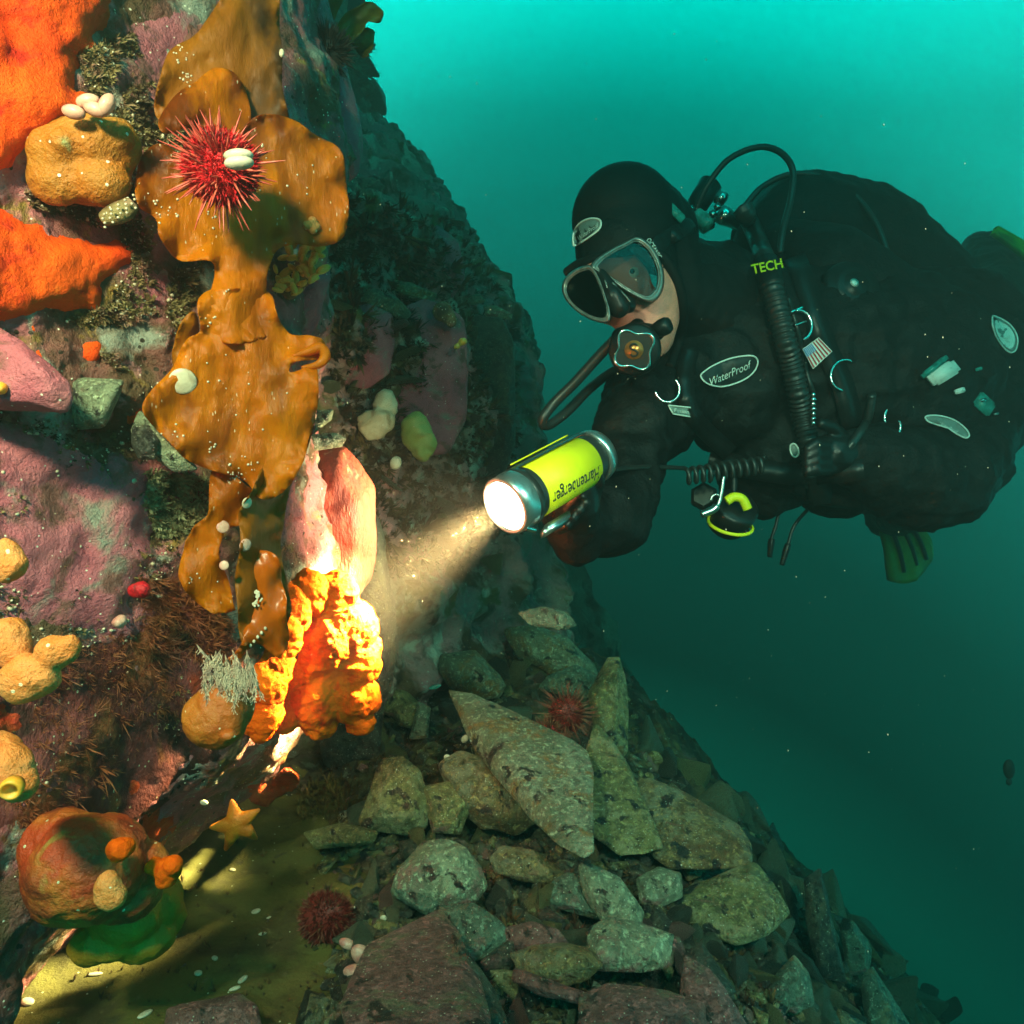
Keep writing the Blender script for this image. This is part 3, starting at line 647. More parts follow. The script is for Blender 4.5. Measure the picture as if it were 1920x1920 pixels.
# ---------------------------------------------------------------- wing, tank, hoses, harness
wing = remesh(chain([SP(1440, 470, 1.50, 72), SP(1500, 430, 1.55, 106), SP(1600, 490, 1.60, 140), SP(1695, 580, 1.62, 138), SP(1765, 670, 1.58, 112)]) + chain([SP(1470, 470, 1.42, 60), SP(1560, 520, 1.38, 95), SP(1660, 600, 1.38, 100), SP(1740, 650, 1.42, 95)]), 0.008, 8)
wv, wf = displace(*wing, [(.006, 7, 51, 'n'), (.003, 22, 52, 'n')])
wg = mk('buoyancy_wing', wv, wf, m_suit, diver); WING = bvh_of(wv, wf)
def gd(px, py, default=1.3):
    a = [hitd(b, px, py, 9) for b in (BODY, WING, HOOD)]; m = min(a); return m if m < 8 else default
tk0 = W(1395, 440, 1.62); tk1 = W(1790, 560, 2.05); tax = (tk1 - tk0).normalized(); tl = (tk1 - tk0).length
mk('air_tank', *lathe(tk0, tax, [(-.02, .02), (0, .03), (.03, .07), (.06, .088), (.10, .092), (tl - .03, .092), (tl, .08), (tl + .01, .05)], 40), m_suit, diver)
vl = mk('tank_valve', *lathe(W(1372, 412, 1.55), Vector((-.9, -.3, .3)), [(-.04, .014), (.0, .016), (.02, .02), (.035, .018), (.036, .002)], 20), m_chrome, diver)
mk('valve_collar', *lathe(W(1322, 420, 1.46), Vector((.8, .1, .5)), [(-.012, .01), (-.01, .016), (.012, .016), (.014, .01)], 20), m_chrome, vl)
mk('valve_knob', *lathe(W(1352, 372, 1.45), Vector((.6, -.3, -.6)), [(-.008, .004), (-.007, .014), (.007, .014), (.009, .004)], 18), m_chrome, vl)
mk('valve_knob', *lathe(W(1318, 368, 1.47), Vector((.5, .1, .8)), [(-.03, .012), (-.02, .022), (.03, .024), (.035, .010)], 18), m_rub, vl)
for (x, y, d, s) in [(1296, 391, 1.38, .0045), (1336, 402, 1.36, .006), (1302, 400, 1.38, .003), (1345, 388, 1.38, .005)]: mk('valve_nut', *box(W(x, y, d), Vector((s, 0, s * .5)), Vector((0, s, 0)), Vector((-s * .4, 0, s)), .2), m_chrome, vl)
mk('first_stage', *remesh([lathe(W(1318, 412, 1.37), Vector((.7, -.2, -.7)), [(-.02, .010), (-.018, .013), (.014, .014), (.02, .008)], 18)], .002, 2), m_teal, vl)
def hose(pts, r, dd=None, name='hose', mat=m_hose, lift=None, default=1.3, n=90, parent=diver, seg=10):
    P = catmull([p[:2] for p in pts], n) if len(pts[0]) == 2 else catmull(pts, n)
    Q = []
    for p in P:
        d = p[2] if len(p) > 2 else gd(p[0], p[1], default) - r * .8
        Q.append(tuple(W(p[0], p[1], d)))
    Q = np.array(Q)
    if len(pts[0]) == 2:
        dd_ = Q[:, 1].copy()
        for _ in range(12): dd_[1:-1] = np.minimum(dd_[1:-1], .5 * dd_[1:-1] + .25 * (dd_[:-2] + dd_[2:]))
        Q = Wn(np.column_stack([P, dd_]))
    return mk(name, *tube(Q, r, n, seg, smooth=False), mat, parent)
hose([(1305, 395, 1.42), (1325, 350, 1.40), (1365, 300, 1.38), (1420, 276, 1.36), (1462, 285, 1.34), (1486, 318, 1.32), (1483, 370, 1.32), (1468, 430, 1.30), (1462, 475, 1.29)], .0058)
hose([(1390, 395, 1.5), (1430, 350, 1.5), (1490, 326, 1.48), (1560, 340, 1.47), (1610, 375, 1.45), (1645, 425, 1.42), (1665, 480, 1.40)], .0062)
hose([(1600, 365, 1.52), (1680, 395, 1.5), (1760, 455, 1.5), (1815, 520, 1.5)], .0085)
hose([(1480, 345, 1.62), (1560, 335, 1.62), (1660, 370, 1.6), (1740, 420, 1.6), (1812, 500, 1.6)], .007)
hose([(1168, 622, 1.10), (1130, 660, 1.12), (1080, 715, 1.14), (1040, 755, 1.15), (1018, 785, 1.15), (1025, 798, 1.16), (1060, 775, 1.18), (1110, 725, 1.21), (1160, 690, 1.25), (1230, 670, 1.28)], .0080)
# corrugated inflator hose down the chest
P = catmull([(1392, 390), (1412, 430), (1432, 480), (1448, 540), (1468, 620), (1488, 700), (1505, 780), (1520, 850), (1530, 925)], 340)
dd_ = np.array([gd(x, y, 1.25) - .012 for x, y in P])
for _ in range(60): dd_[1:-1] = np.minimum(dd_[1:-1], dd_[1:-1] * .4 + .3 * (dd_[:-2] + dd_[2:]))
Q = Wn(np.column_stack([P, dd_ - .006]))
mk('corrugated_hose', *tube(Q, .0170, 340, 14, smooth=False, rfun=lambda t: (1 + .09 * math.sin(t * 340 * math.pi * 2 / 5)) if .3 < t < .97 else 1.0), m_hose, diver)
icd = lambda x, y: Q[np.argmin((Wn(np.column_stack([P, Q[:, 1]]))[:, 0] * 0 + (P[:, 0] - x) ** 2 + (P[:, 1] - y) ** 2))][1]
mk('hose_sleeve', *tube(Q[95:128], .0205, 33, 16, smooth=False), m_rub, diver)
text_px('TECH', 1439, 500, 25, -12, lambda x, y: icd(x, y) - .016, 'lettering', m_yel, diver, lift=.030, xs=.95, bold=.02)
infl = mk('inflator', *box(Vector(Q[322]) + Vector((.004, -.004, 0)), Vector((.017, 0, .003)), Vector((0, .016, 0)), Vector((.004, 0, -.042)), .2), m_rub, diver)
mk('chrome_connector', *merge([lathe(W(1524, 736 + k * 9, gd(1524, 740) - .020), Vector((.18, 0, -1)), [(0, .004 + .001 * (k % 2)), (.0065, .0045 + .0015 * (k % 2))], 12) for k in range(7)]), m_chrome, infl)
hose([(1478, 560), (1495, 620), (1510, 690), (1524, 736)], .0042, default=1.22)
hose([(1635, 740), (1625, 790), (1590, 840), (1560, 865)], .007, default=1.2)
# shoulder straps and rings
def strap(pts, w, name='harness_strap'):
    P = catmull(pts, 40); t = np.gradient(P, axis=0); t /= np.linalg.norm(t, axis=1, keepdims=True); nn = np.stack([-t[:, 1], t[:, 0]], 1)
    L_ = P + nn * w / 2; R2 = P - nn * w / 2
    dl = np.array([gd(*p, 1.3) for p in L_]); dr = np.array([gd(*p, 1.3) for p in R2]); dm = np.minimum(dl, dr) - .003
    for _ in range(6): dm[1:-1] = np.minimum(dm[1:-1], (dm[:-2] + dm[2:]) / 2)
    a = Wn(np.column_stack([L_, dm])); b = Wn(np.column_stack([R2, dm])); v = np.concatenate([a, b, a + [0, .003, 0], b + [0, .003, 0]]); m = 40
    f = []
    for i in range(m - 1): f += [(i, i + 1, m + i + 1, m + i), (2 * m + i, 3 * m + i, 3 * m + i + 1, 2 * m + i + 1), (i, 2 * m + i, 2 * m + i + 1, i + 1), (m + i, m + i + 1, 3 * m + i + 1, 3 * m + i)]
    return mk(name, v, f, m_rub, diver)
strap([(1296, 650), (1284, 710), (1300, 780), (1370, 850)], 34)
strap([(1490, 480), (1520, 560), (1545, 640), (1580, 720), (1600, 800)], 42)
strap([(1330, 860), (1420, 880), (1520, 890), (1620, 880)], 40, 'waist_strap')
def dring(cx, cy, r, a0, a1, d=None, ang=0, sq=1.0):
    d = d or gd(cx, cy, 1.25) - .014; pts = []
    for i in range(28):
        g = math.radians(a0 + (a1 - a0) * i / 27); x = r * math.cos(g) * sq; y = r * math.sin(g); a = math.radians(ang)
        pts.append(tuple(W(cx + x * math.cos(a) - y * math.sin(a), cy + x * math.sin(a) + y * math.cos(a), d)))
    return mk('ring', *tube(pts, .0024, 28, 8, smooth=False), m_chrome, diver)
dring(1498, 610, 28, -95, 80, ang=-8, sq=.85); mk('ring_bar', *tube([tuple(W(1482, 586, gd(1482, 586) - .014)), tuple(W(1505, 576, gd(1505, 576) - .014))], .0024, 8, 8), m_chrome, diver)
mk('ring_bar', *tube([tuple(W(1490, 610, gd(1490, 610) - .01)), tuple(W(1512, 602, gd(1512, 602) - .01))], .0016, 8, 8), m_steel, diver)
dring(1585, 704, 29, 90, 285, ang=10, sq=.95)
dring(1251, 730, 24, -30, 190, ang=-20, sq=.95)
dring(1273, 800, 20, 30, 160, d=1.20, ang=35, sq=.6)
dring(1664, 783, 14, 100, 260, sq=.4); dring(1682, 800, 12, -60, 60, sq=.5)
# exhaust valve disc on the chest
vd, vn = hit(BODY, 1598, 540); vd2 = hit(WING, 1598, 540)[0]; vp = W(1598, 540, gd(1598, 540) - .004); vx = Vector((.12, -.96, .24)).normalized()
ev_ = mk('exhaust_valve', *lathe(vp, vx, [(-.02, .052), (0, .050), (.006, .046), (.007, .036), (.010, .034), (.012, .026), (.012, .020), (.015, .018), (.016, .001)], 48), m_rub, diver)
mk('valve_badge', *lathe(vp + vx * .0165 + Vector((-.006, 0, 0)), vx, [(0, .0001), (.0005, .008), (.001, .0001)], 20), m_white, ev_)
# instruments on the left arm
wd = gd(1767, 706, 1.36)
gg = mk('wrist_slate', *box(W(1768, 700, wd - .012), Vector((.024, .004, .014)), Vector((0, .005, 0)), Vector((-.008, 0, .010)), .25), m_white, diver)
mk('slate_clip', *box(W(1752, 688, wd - .014), Vector((.022, .003, .017)), Vector((0, .004, 0)), Vector((-.003, 0, .004)), .25), m_teal, gg)
for (x, y, s, m) in [(1799, 733, .006, m_white), (1843, 750, .004, m_chrome), (1835, 692, .004, m_teal), (1868, 776, .003, m_steel)]: mk('strap_clip', *box(W(x, y, gd(x, y, 1.35) - .006), Vector((s * 1.3, 0, s * .4)), Vector((0, s * .6, 0)), Vector((-s * .2, 0, s * .7)), .25), m, diver)
mk('buckle', *box(W(1845, 758, gd(1845, 758, 1.35) - .006), Vector((.013, 0, -.012)), Vector((0, .003, 0)), Vector((.007, 0, .011)), .2), m_teal, diver)
mk('belly_pouch', *remesh([box(W(1560, 905, 1.30), Vector((.075, 0, -.010)), Vector((0, .035, 0)), Vector((.006, 0, .042)), .3)], .006, 6), m_suit, diver)
# dangling hoses with clips
for q in ([(1462, 950), (1455, 985), (1447, 1010), (1443, 1045)], [(1515, 955), (1490, 985), (1478, 1020), (1466, 1060)]):
    hose([(x, y, 1.38) for x, y in q], .0034, name='bungee')
    mk('bungee_end', *tube([tuple(W(*q[2], 1.38)), tuple(W((q[2][0] + q[3][0]) / 2, (q[2][1] + q[3][1]) / 2, 1.38)), tuple(W(*q[3], 1.38))], .0068, 10, 8, rfun=lambda t: 1 - .5 * abs(t - .3)), m_rub, diver)
# gloves
def hand(name, palm, fingers, vox=.0028):
    return mk(name, *remesh(chain(palm) + [x for f in fingers for x in chain(f)], vox, 3), m_rub, diver)
hand('glove', [SP(1080, 975, 1.02, 46), SP(1085, 945, .98, 42), SP(1092, 915, .96, 30)],
     [[SP(1060 + k * 14, 985 - k * 14, .98, 13), SP(1050 + k * 12, 992 - k * 14, .95, 12), SP(1062 + k * 12, 985 - k * 14, .93, 11)] for k in range(4)] + [[SP(1112, 930, .98, 16), SP(1122, 900, .95, 14), SP(1116, 872, .93, 12)]])
hand('glove', [SP(1610, 852, 1.22, 50), SP(1560, 850, 1.19, 40)], [[SP(1560, 828 + k * 17, 1.18, 13), SP(1530, 832 + k * 16, 1.15, 12), SP(1515, 842 + k * 14, 1.15, 11)] for k in range(4)] + [[SP(1580, 822, 1.19, 15), SP(1560, 800, 1.17, 12), SP(1540, 795, 1.16, 11)]])
# fins
def fin(c, along, width, normal, L_, w0, w1, flare=.0):
    al = Vector(along).normalized(); no = Vector(normal); no = (no - al * no.dot(al)).normalized(); sd = al.cross(no); c = Vector(c); V = []; F = []
    nu, nv = 13, 18
    for side in (1, -1):
        for j in range(nv):
            t = j / (nv - 1); w = w0 + (w1 - w0) * min(1, t * 1.3); end = L_ * t
            for i in range(nu):
                s = i / (nu - 1) * 2 - 1; rib = .006 * (1 if i in (1, 6, 11) else 0) ; e2 = end - (.035 * (1 - s * s) * 0 + .05 * s * s) * t
                V.append(tuple(c + al * e2 + sd * (s * w) + no * (side * (.005 + rib) + .05 * math.sin(t * 2.2))))
    m = nu * nv
    for j in range(nv - 1):
        for i in range(nu - 1):
            a = j * nu + i; F.append((a, a + 1, a + nu + 1, a + nu)); F.append((m + a, m + a + nu, m + a + nu + 1, m + a + 1))
    for j in range(nv - 1): a = j * nu; F.append((a, a + nu, m + a + nu, m + a)); a += nu - 1; F.append((a, m + a, m + a + nu, a + nu))
    for i in range(nu - 1): a = (nv - 1) * nu + i; F.append((a, a + 1, m + a + 1, m + a))
    return np.array(V), F
fa_ = W(1655, 945, 2.45); fb_ = W(1695, 1085, 2.50)
f1 = mk('fin', *fin(fa_, fb_ - fa_, 0, (0.25, -.95, .15), (fb_ - fa_).length, .052, .105), lay('dull fin', (.22, .24, .01), [((.10, .13, .01), 10, .52, .1)], rough=.5), diver)
mk('foot_pocket', *remesh(chain([SP(1660, 925, 2.42, 34), SP(1662, 965, 2.42, 30), SP(1668, 985, 2.43, 20)]), .008, 4), m_rub, f1)
mk('buckle_loop', *tube([tuple(W(1658 + 13 * math.cos(g), 975 + 15 * math.sin(g), 2.33)) for g in np.linspace(0, 2 * math.pi, 20, endpoint=False)], .007, 20, 6, True, smooth=False), m_rub, f1)
for s_ in (-.55, -.1, .45):
    al = (W(1695, 1085, 2.50) - W(1655, 945, 2.45)); sd = al.cross(Vector((.25, -.95, .15))).normalized()
    mk('rib', *tube([tuple(W(1655, 945, 2.45) + al * t + sd * s_ * (.05 + .055 * min(1, t * 1.3)) + Vector((.25, -.95, .15)) * (.05 * math.sin(t * 2.2) + .012)) for t in (.1, .35, .6, .85)], .007, 20, 8), m_rub, f1)
fa_ = W(1864, 432, 2.42); fb_ = W(1975, 575, 2.5)
f2 = mk('fin', *fin(fa_, fb_ - fa_, 0, (0.2, -.9, .3), (fb_ - fa_).length, .020, .045), m_fin, diver)
mk('foot_pocket', *remesh(chain([SP(1835, 465, 2.7, 32), SP(1875, 525, 2.7, 52), SP(1930, 555, 2.75, 50)]), .01, 5), m_rub, f2)

# ---------------------------------------------------------------- light cord from the torch, coiled
cord = []
for i in range(12): t = i / 11; cord.append((1122 + 163 * t, 885 - 6 * t - 6 * math.sin(t * 3), .98 + .21 * t))
coil = []
for i in range(300):
    t = i / 299; g = t * 2 * math.pi * 11; coil.append((1285 + 150 * t + 4 * math.sin(g), 880 - 22 * t + 13 - 14 * math.cos(g), 1.19 - .006 * math.sin(g) + .0 * t))
tc_ = thing('coiled_cord', 'black coiled cord stretched between the lit torch and the diver\'s belly', 'cord', W(1285, 880, 1.19))
part('lead', tube([tuple(W(*p)) for p in cord], .0035, 30, 8), m_hose, tc_)
part('coil', tube([tuple(W(*p)) for p in coil], .0036, 300, 7, smooth=False), m_hose, tc_)

# ---------------------------------------------------------------- reel and spool clipped under the diver
rl = thing('dive_reel', 'dark line reel with yellow-green rim and handle hanging below the diver\'s belt', 'reel', W(1370, 960, 1.2))
rc = W(1372, 965, 1.20); rax = Vector((.15, -.8, .55)).normalized()
part('spool', lathe(rc, rax, [(-.030, .001), (-.028, .026), (-.024, .034), (.022, .036), (.026, .030), (.027, .001)], 36), m_rub, rl)
part('rim', lathe(W(1369, 985, 1.185), Vector((.1, -.45, .9)), [(-.002, .034), (.0, .0375), (.003, .0375), (.004, .034)], 48, close=False), m_yel, rl)
part('handle', tube([tuple(W(x, y, 1.155)) for x, y in [(1362, 940), (1376, 932), (1392, 936), (1402, 955)]], .0075, 24, 10), m_yel, rl)
part('line_guide', tube([tuple(W(x, y, 1.20)) for x, y in [(1372, 880), (1376, 905), (1374, 935)]], .006, 12, 8), m_rub, rl)
part('knob', lathe(W(1399, 997, 1.19), Vector((0, -.6, -.8)), [(-.008, .005), (.006, .005), (.007, .001)], 14), m_rub, rl)
cl = thing('snap_clip', 'pale steel bolt snap hanging in front of the reel below the diver', 'clip', W(1345, 930, 1.14))
part('shank', tube([tuple(W(x, y, 1.14)) for x, y in [(1357, 893), (1353, 920), (1348, 942), (1338, 955), (1315, 965)]], .0032, 30, 8, rfun=lambda t: 1 + .9 * (t > .6)), m_steel, cl)
part('gate', tube([tuple(W(x, y, 1.14)) for x, y in [(1333, 938), (1336, 930), (1344, 927), (1350, 932)]], .0018, 14, 8), m_steel, cl)
bl = thing('console', 'small dark hexagonal gauge hanging left of the reel below the diver', 'gauge', W(1322, 935, 1.25))
part('case', lathe(W(1320, 932, 1.25), Vector((-.3, -.9, .2)), [(-.012, .012), (-.01, .024), (.008, .024), (.012, .018), (.012, .001)], 6), m_rub, bl, smooth=False)
part('hose', tube([tuple(W(x, y, 1.25)) for x, y in [(1330, 905), (1345, 880), (1362, 868)]], .003, 14, 8), m_hose, bl)
# ---------------------------------------------------------------- the torch, alight
F0 = W(955, 945, .865); Rr = W(1108, 858, .965)
tax = (F0 - Rr).normalized(); TL = (F0 - Rr).length; TR = 56 * PX(.88)
torch = thing('dive_torch', 'lit yellow underwater torch with aluminium head, held out by the diver', 'torch', (F0 + Rr) / 2)
m_alu = lay('anodised aluminium', (0.50, 0.56, 0.56), [((0.35, 0.42, 0.42), 100, 0.58, 0.05)], rough=0.28, metal=0.9, bump=[(200, 0.15)], bdist=0.001)
m_tblack = lay('torch black', (0.02, 0.022, 0.02), [], rough=0.35, spec=0.5)
a, u, w = frame_of(tax)
part('housing', lathe(Rr, tax, [(-.004, TR * .80), (0, TR * .88), (.006, TR * .90), (TL - .012, TR * .93), (TL - .010, TR * .90)], 64), m_tblack, torch)
part('yellow_sleeve', lathe(Rr + tax * (TL * .12), tax, [(0, TR * .90), (.0005, TR * .945), (TL * .66, TR * .955), (TL * .66 + .0005, TR * .90)], 96, close=False), m_yel, torch)
hd = part('head', lathe(Rr + tax * (TL - .022), tax, [(-.002, TR * .90), (0, TR * .98), (.004, TR * 1.02), (.016, TR * 1.02), (.018, TR * 1.0), (.030, TR * 1.0), (.031, TR * .88), (.020, TR * .86)], 64, close=False), m_alu, torch)
mk('gasket', *lathe(Rr + tax * (TL - .0185), tax, [(-.006, TR * 1.0), (-.005, TR * 1.032), (.003, TR * 1.032), (.004, TR * 1.0)], 64, close=False), m_tblack, hd)
part('tail_cap', lathe(Rr - tax * .004, tax, [(-.014, .001), (-.013, TR * .7), (-.008, TR * .95), (.0, TR * 1.0), (.006, TR * .99), (.007, TR * .9)], 64), m_alu, torch)
lensc = Rr + tax * (TL + .0055)
part('lens', lathe(lensc, tax, [(0, TR * .86), (.0008, TR * .6), (.001, .0005)], 48), emis('lamp glow', (1.0, 0.88, 0.62), 11), torch)
# black tongue over the sleeve on top, spring clip wire, handle rail
def on_cyl(t, ang, r=1.0): g = math.radians(ang); return Rr + tax * t + (u * math.cos(g) + w * math.sin(g)) * TR * r
def cylpatch(t0, t1, a0, a1, r, n=16, m=10):
    V = [tuple(on_cyl(t0 + (t1 - t0) * i / (m - 1), a0 + (a1 - a0) * j / (n - 1), r)) for i in range(m) for j in range(n)]
    return np.array(V), [(i * n + j, i * n + j + 1, (i + 1) * n + j + 1, (i + 1) * n + j) for i in range(m - 1) for j in range(n - 1)]
# find which angle faces the camera and which faces up in the picture
def face_cam(k): p = on_cyl(TL / 2, k, 1) ; n = (p - (Rr + tax * TL / 2)).normalized(); return n.dot((CAMP - p).normalized())
acam = max(range(0, 360, 3), key=face_cam)
aup = acam + 90 if on_cyl(TL / 2, acam + 90).z > on_cyl(TL / 2, acam - 90).z else acam - 90
sg = 1 if aup > acam else -1
part('top_rail', cylpatch(.004, TL - .02, acam + sg * 62, acam + sg * 100, 1.03), m_tblack, torch)
part('rail_wire', tube([tuple(on_cyl(t, acam + sg * 88, 1.12)) for t in np.linspace(.02, TL - .03, 8)], .0011, 16, 6), m_yel, torch)
part('handle_bar', box(W(1042, 983, .89), (W(1066, 968, .91) - W(1018, 996, .875)) * .5, Vector((.0, .008, .004)), Vector((.003, -.002, .006)), .2), m_alu, torch)
part('handle_pin', tube([tuple(W(986, 990, .86)), tuple(W(1004, 994, .865))], .0032, 8, 10), m_chrome, torch)
# maker's name along the sleeve, upside down as the torch is held
cu = bpy.data.curves.new('t', 'FONT'); cu.body = 'Hartenberger'; cu.align_x = 'CENTER'; cu.size = 1; cu.resolution_u = 3; cu.offset = .012
o = bpy.data.objects.new('t', cu); COL.objects.link(o); bpy.context.view_layer.update()
me = bpy.data.meshes.new_from_object(o.evaluated_get(bpy.context.evaluated_depsgraph_get())); bm = bmesh.new(); bm.from_mesh(me); bmesh.ops.triangulate(bm, faces=bm.faces[:]); v, f = bm_out(bm); bpy.data.objects.remove(o)
wd_ = v[:, 0].max() - v[:, 0].min(); sc = TL * .58 / wd_
V = []
for x, y, _ in v:
    t = TL * .46 + x * sc * -1.0 * -1; ang = acam - sg * 24 + sg * math.degrees(-y * sc * 1.5 / TR) * 1
    V.append(tuple(on_cyl(t, ang, .962)))
part('lettering', (np.array(V), f), m_tblack, torch, smooth=False)
sp_ = spot('torch_lamp', tuple(lensc + tax * .006), tuple(W(622, 1185, .850)), 2300, (1.0, 0.60, 0.26), 40, 1.0, 0.022)
sp2 = spot('torch_spill', tuple(lensc + tax * .006), tuple(W(655, 960, .99)), 66, (1.0, 0.60, 0.32), 110, 1.0, 0.022)
sp2.parent = torch; sp2.location = lensc + tax * .006 - torch.location
sp_.parent = torch; sp_.location = lensc + tax * .006 - torch.location
tag(sp_, None)
# ---------------------------------------------------------------- materials of the reef life
m_orange = lay('orange encrusting sponge', (0.92, 0.060, 0.001), [((0.95, 0.10, 0.002), 10, 0.52, 0.10), ((0.50, 0.016, 0.002), 34, 0.63, 0.06), ((0.85, 0.15, 0.01), 70, 0.70, 0.05)], rough=0.62, spec=0.22, bump=[(70, 0.5), (240, 0.8), (600, 0.6)], bdist=0.003)
m_kelp = lay('golden brown kelp', (0.46, 0.125, 0.0), [((0.62, 0.20, 0.0), 12, 0.52, 0.10), ((0.13, 0.034, 0.001), 16, 0.56, 0.09), ((0.18, 0.09, 0.003), 7, 0.62, 0.06)], rough=0.36, spec=0.22, bump=[(18, 0.7), (60, .45), (160, 0.4), (420, .3)], bdist=0.003, trans=(0.45, (0.95, 0.30, 0.0)), stretch=(1.3, 1, .35), rvar=.08, specks=[((.75, .6, .38), 420, .25, .05)])
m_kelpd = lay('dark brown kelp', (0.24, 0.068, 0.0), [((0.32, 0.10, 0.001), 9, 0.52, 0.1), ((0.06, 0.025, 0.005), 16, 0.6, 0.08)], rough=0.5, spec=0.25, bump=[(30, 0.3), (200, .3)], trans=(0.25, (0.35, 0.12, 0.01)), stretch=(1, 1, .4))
m_kelpg = lay('olive kelp', (0.16, 0.14, 0.02), [((0.24, 0.20, 0.03), 12, 0.5, 0.1), ((0.08, 0.06, 0.01), 20, 0.6, 0.08)], rough=0.4, spec=0.4, bump=[(40, 0.3)], trans=(0.35, (0.25, 0.22, 0.03)))
m_gold = lay('golden sea squirt', (0.40, 0.125, 0.012), [((0.46, 0.20, 0.04), 20, 0.56, 0.10), ((0.34, 0.14, 0.015), 16, 0.58, 0.10), ((0.30, 0.30, 0.12), 28, 0.66, 0.05)], rough=0.42, spec=0.3, bump=[(40, 0.8), (110, .7), (300, 0.5)], bdist=.005, sss=(0.12, (.9, .5, .2), .004), specks=[((0.85, 0.8, 0.65), 190, 0.22, 0.10)])
m_peach = lay('peach sea squirt', (0.80, 0.20, 0.03), [((0.86, 0.36, 0.12), 18, 0.55, 0.10), ((0.58, 0.17, 0.012), 18, 0.56, 0.12)], rough=0.5, bump=[(60, 0.7), (180, .7), (420, 0.6)], bdist=0.004, sss=(0.15, (.9, .5, .25), .004), specks=[((.9, .75, .5), 210, .25, .12), ((.45, .12, .02), 160, .2, .10)])
m_shell = lay('pale pink shell', (0.55, 0.26, 0.20), [((0.62, 0.40, 0.30), 40, 0.52, 0.08), ((0.5, 0.18, 0.15), 60, 0.62, 0.05)], rough=0.4, bump=[(120, 0.4)], bdist=0.002)
m_white2 = lay('white shell', (0.55, 0.47, 0.34), [((0.40, 0.30, 0.2), 60, 0.58, 0.07)], rough=0.4, bump=[(150, 0.3)], bdist=0.002)
m_urchin = lay('crimson urchin', (0.50, 0.006, 0.014), [((0.72, 0.01, 0.02), 60, 0.52, 0.08), ((0.15, 0.005, 0.008), 90, 0.60, 0.05)], rough=0.45, bump=[(250, 0.8)], bdist=0.003)
m_spine = lay('rosy spine', (0.50, 0.07, 0.05), [((0.60, 0.18, 0.12), 120, 0.60, 0.1)], rough=0.4)
m_spined = lay('dark red spine', (0.13, 0.03, 0.015), [((0.26, 0.12, 0.06), 120, 0.58, 0.1)], rough=0.5)
m_dkurch = lay('dark urchin', (0.02, 0.018, 0.015), [], rough=0.6)
m_bud = lay('yellow buds', (0.50, 0.33, 0.04), [((0.62, 0.46, 0.10), 60, 0.52, 0.1), ((0.34, 0.20, 0.02), 90, 0.6, 0.06)], rough=0.4, bump=[(200, 0.3)], bdist=0.002, sss=(.2, (.9, .6, .2), .004))
m_fire = lay('lumpy orange sponge', (0.78, 0.095, 0.001), [((0.88, 0.15, 0.002), 20, 0.54, 0.1), ((0.50, 0.035, 0.001), 30, 0.58, 0.08)], rough=0.65, spec=0.08, bump=[(80, 0.7), (260, 0.6)], bdist=0.004, sss=(0.15, (1, .5, .1), .006))
m_salmon = lay('salmon coralline rock', (0.30, 0.045, 0.025), [((0.36, 0.07, 0.035), 12, 0.5, 0.1), ((0.26, 0.05, 0.04), 30, 0.58, 0.06), ((0.60, 0.38, 0.22), 40, 0.66, 0.04)], rough=0.65, bump=[(40, 0.6), (180, 0.8), (420, 0.5)], stretch=(1, 1, .35), bdist=.005)
m_pinkrock = lay('pink coralline rock', (0.38, 0.085, 0.12), [((0.50, 0.15, 0.18), 12, 0.50, 0.10), ((0.22, 0.22, 0.18), 20, 0.60, 0.05), ((0.18, 0.07, 0.06), 30, 0.60, 0.05), ((0.55, 0.12, 0.10), 26, 0.68, 0.03)], rough=0.6, bump=[(40, 0.6), (170, 0.7), (430, 0.6)], specks=[((0.75, 0.72, 0.6), 240, 0.2, 0.08)], bdist=.005)
m_ball = lay('amber ball sea squirt', (0.42, 0.10, 0.008), [((0.5, 0.17, 0.02), 20, 0.55, 0.1), ((0.36, 0.07, 0.01), 24, 0.58, 0.08)], rough=0.5, bump=[(60, 0.5), (220, 0.5)], sss=(.2, (.9, .4, .1), .006), specks=[((0.7, 0.6, 0.4), 200, 0.2, 0.06)])
m_redsq = lay('red brown sea squirt', (0.42, 0.045, 0.008), [((0.50, 0.16, 0.02), 14, 0.52, 0.09), ((0.20, 0.03, 0.008), 18, 0.56, 0.08), ((0.36, 0.20, 0.04), 30, 0.64, 0.05)], rough=0.55, bump=[(50, 0.7), (180, 0.6)], bdist=.005, specks=[((0.6, 0.55, 0.35), 170, 0.2, 0.06)])
m_ysp = lay('yellow green sponge', (0.34, 0.15, 0.006), [((0.40, 0.19, 0.01), 20, 0.5, 0.1), ((0.28, 0.15, 0.01), 30, 0.62, 0.06)], rough=0.6, bump=[(60, 0.5), (240, 0.5)], bdist=.004, sss=(.2, (.6, .6, .1), .006))
m_star = lay('orange sea star', (0.62, 0.14, 0.006), [((0.66, 0.20, 0.01), 40, 0.52, 0.1), ((0.62, 0.18, 0.02), 30, 0.62, 0.06)], rough=0.5, bump=[(400, 0.5)], bdist=.002)
m_redpatch = lay('red encrusting sponge', (0.55, 0.03, 0.006), [((0.62, 0.10, 0.02), 30, 0.52, 0.1), ((0.28, 0.02, 0.005), 50, 0.6, 0.06)], rough=0.6, bump=[(120, 0.8), (360, 0.5)], bdist=.004)
m_turf = lay('brown turf', (0.14, 0.085, 0.03), [((0.26, 0.20, 0.08), 40, 0.50, 0.1), ((0.34, 0.16, 0.12), 60, 0.60, 0.06), ((0.05, 0.03, 0.015), 30, 0.55, 0.08)], rough=0.7, specks=[((0.8, 0.76, 0.6), 330, 0.3, 0.16)], bump=[(200, 0.8)], bdist=.003)
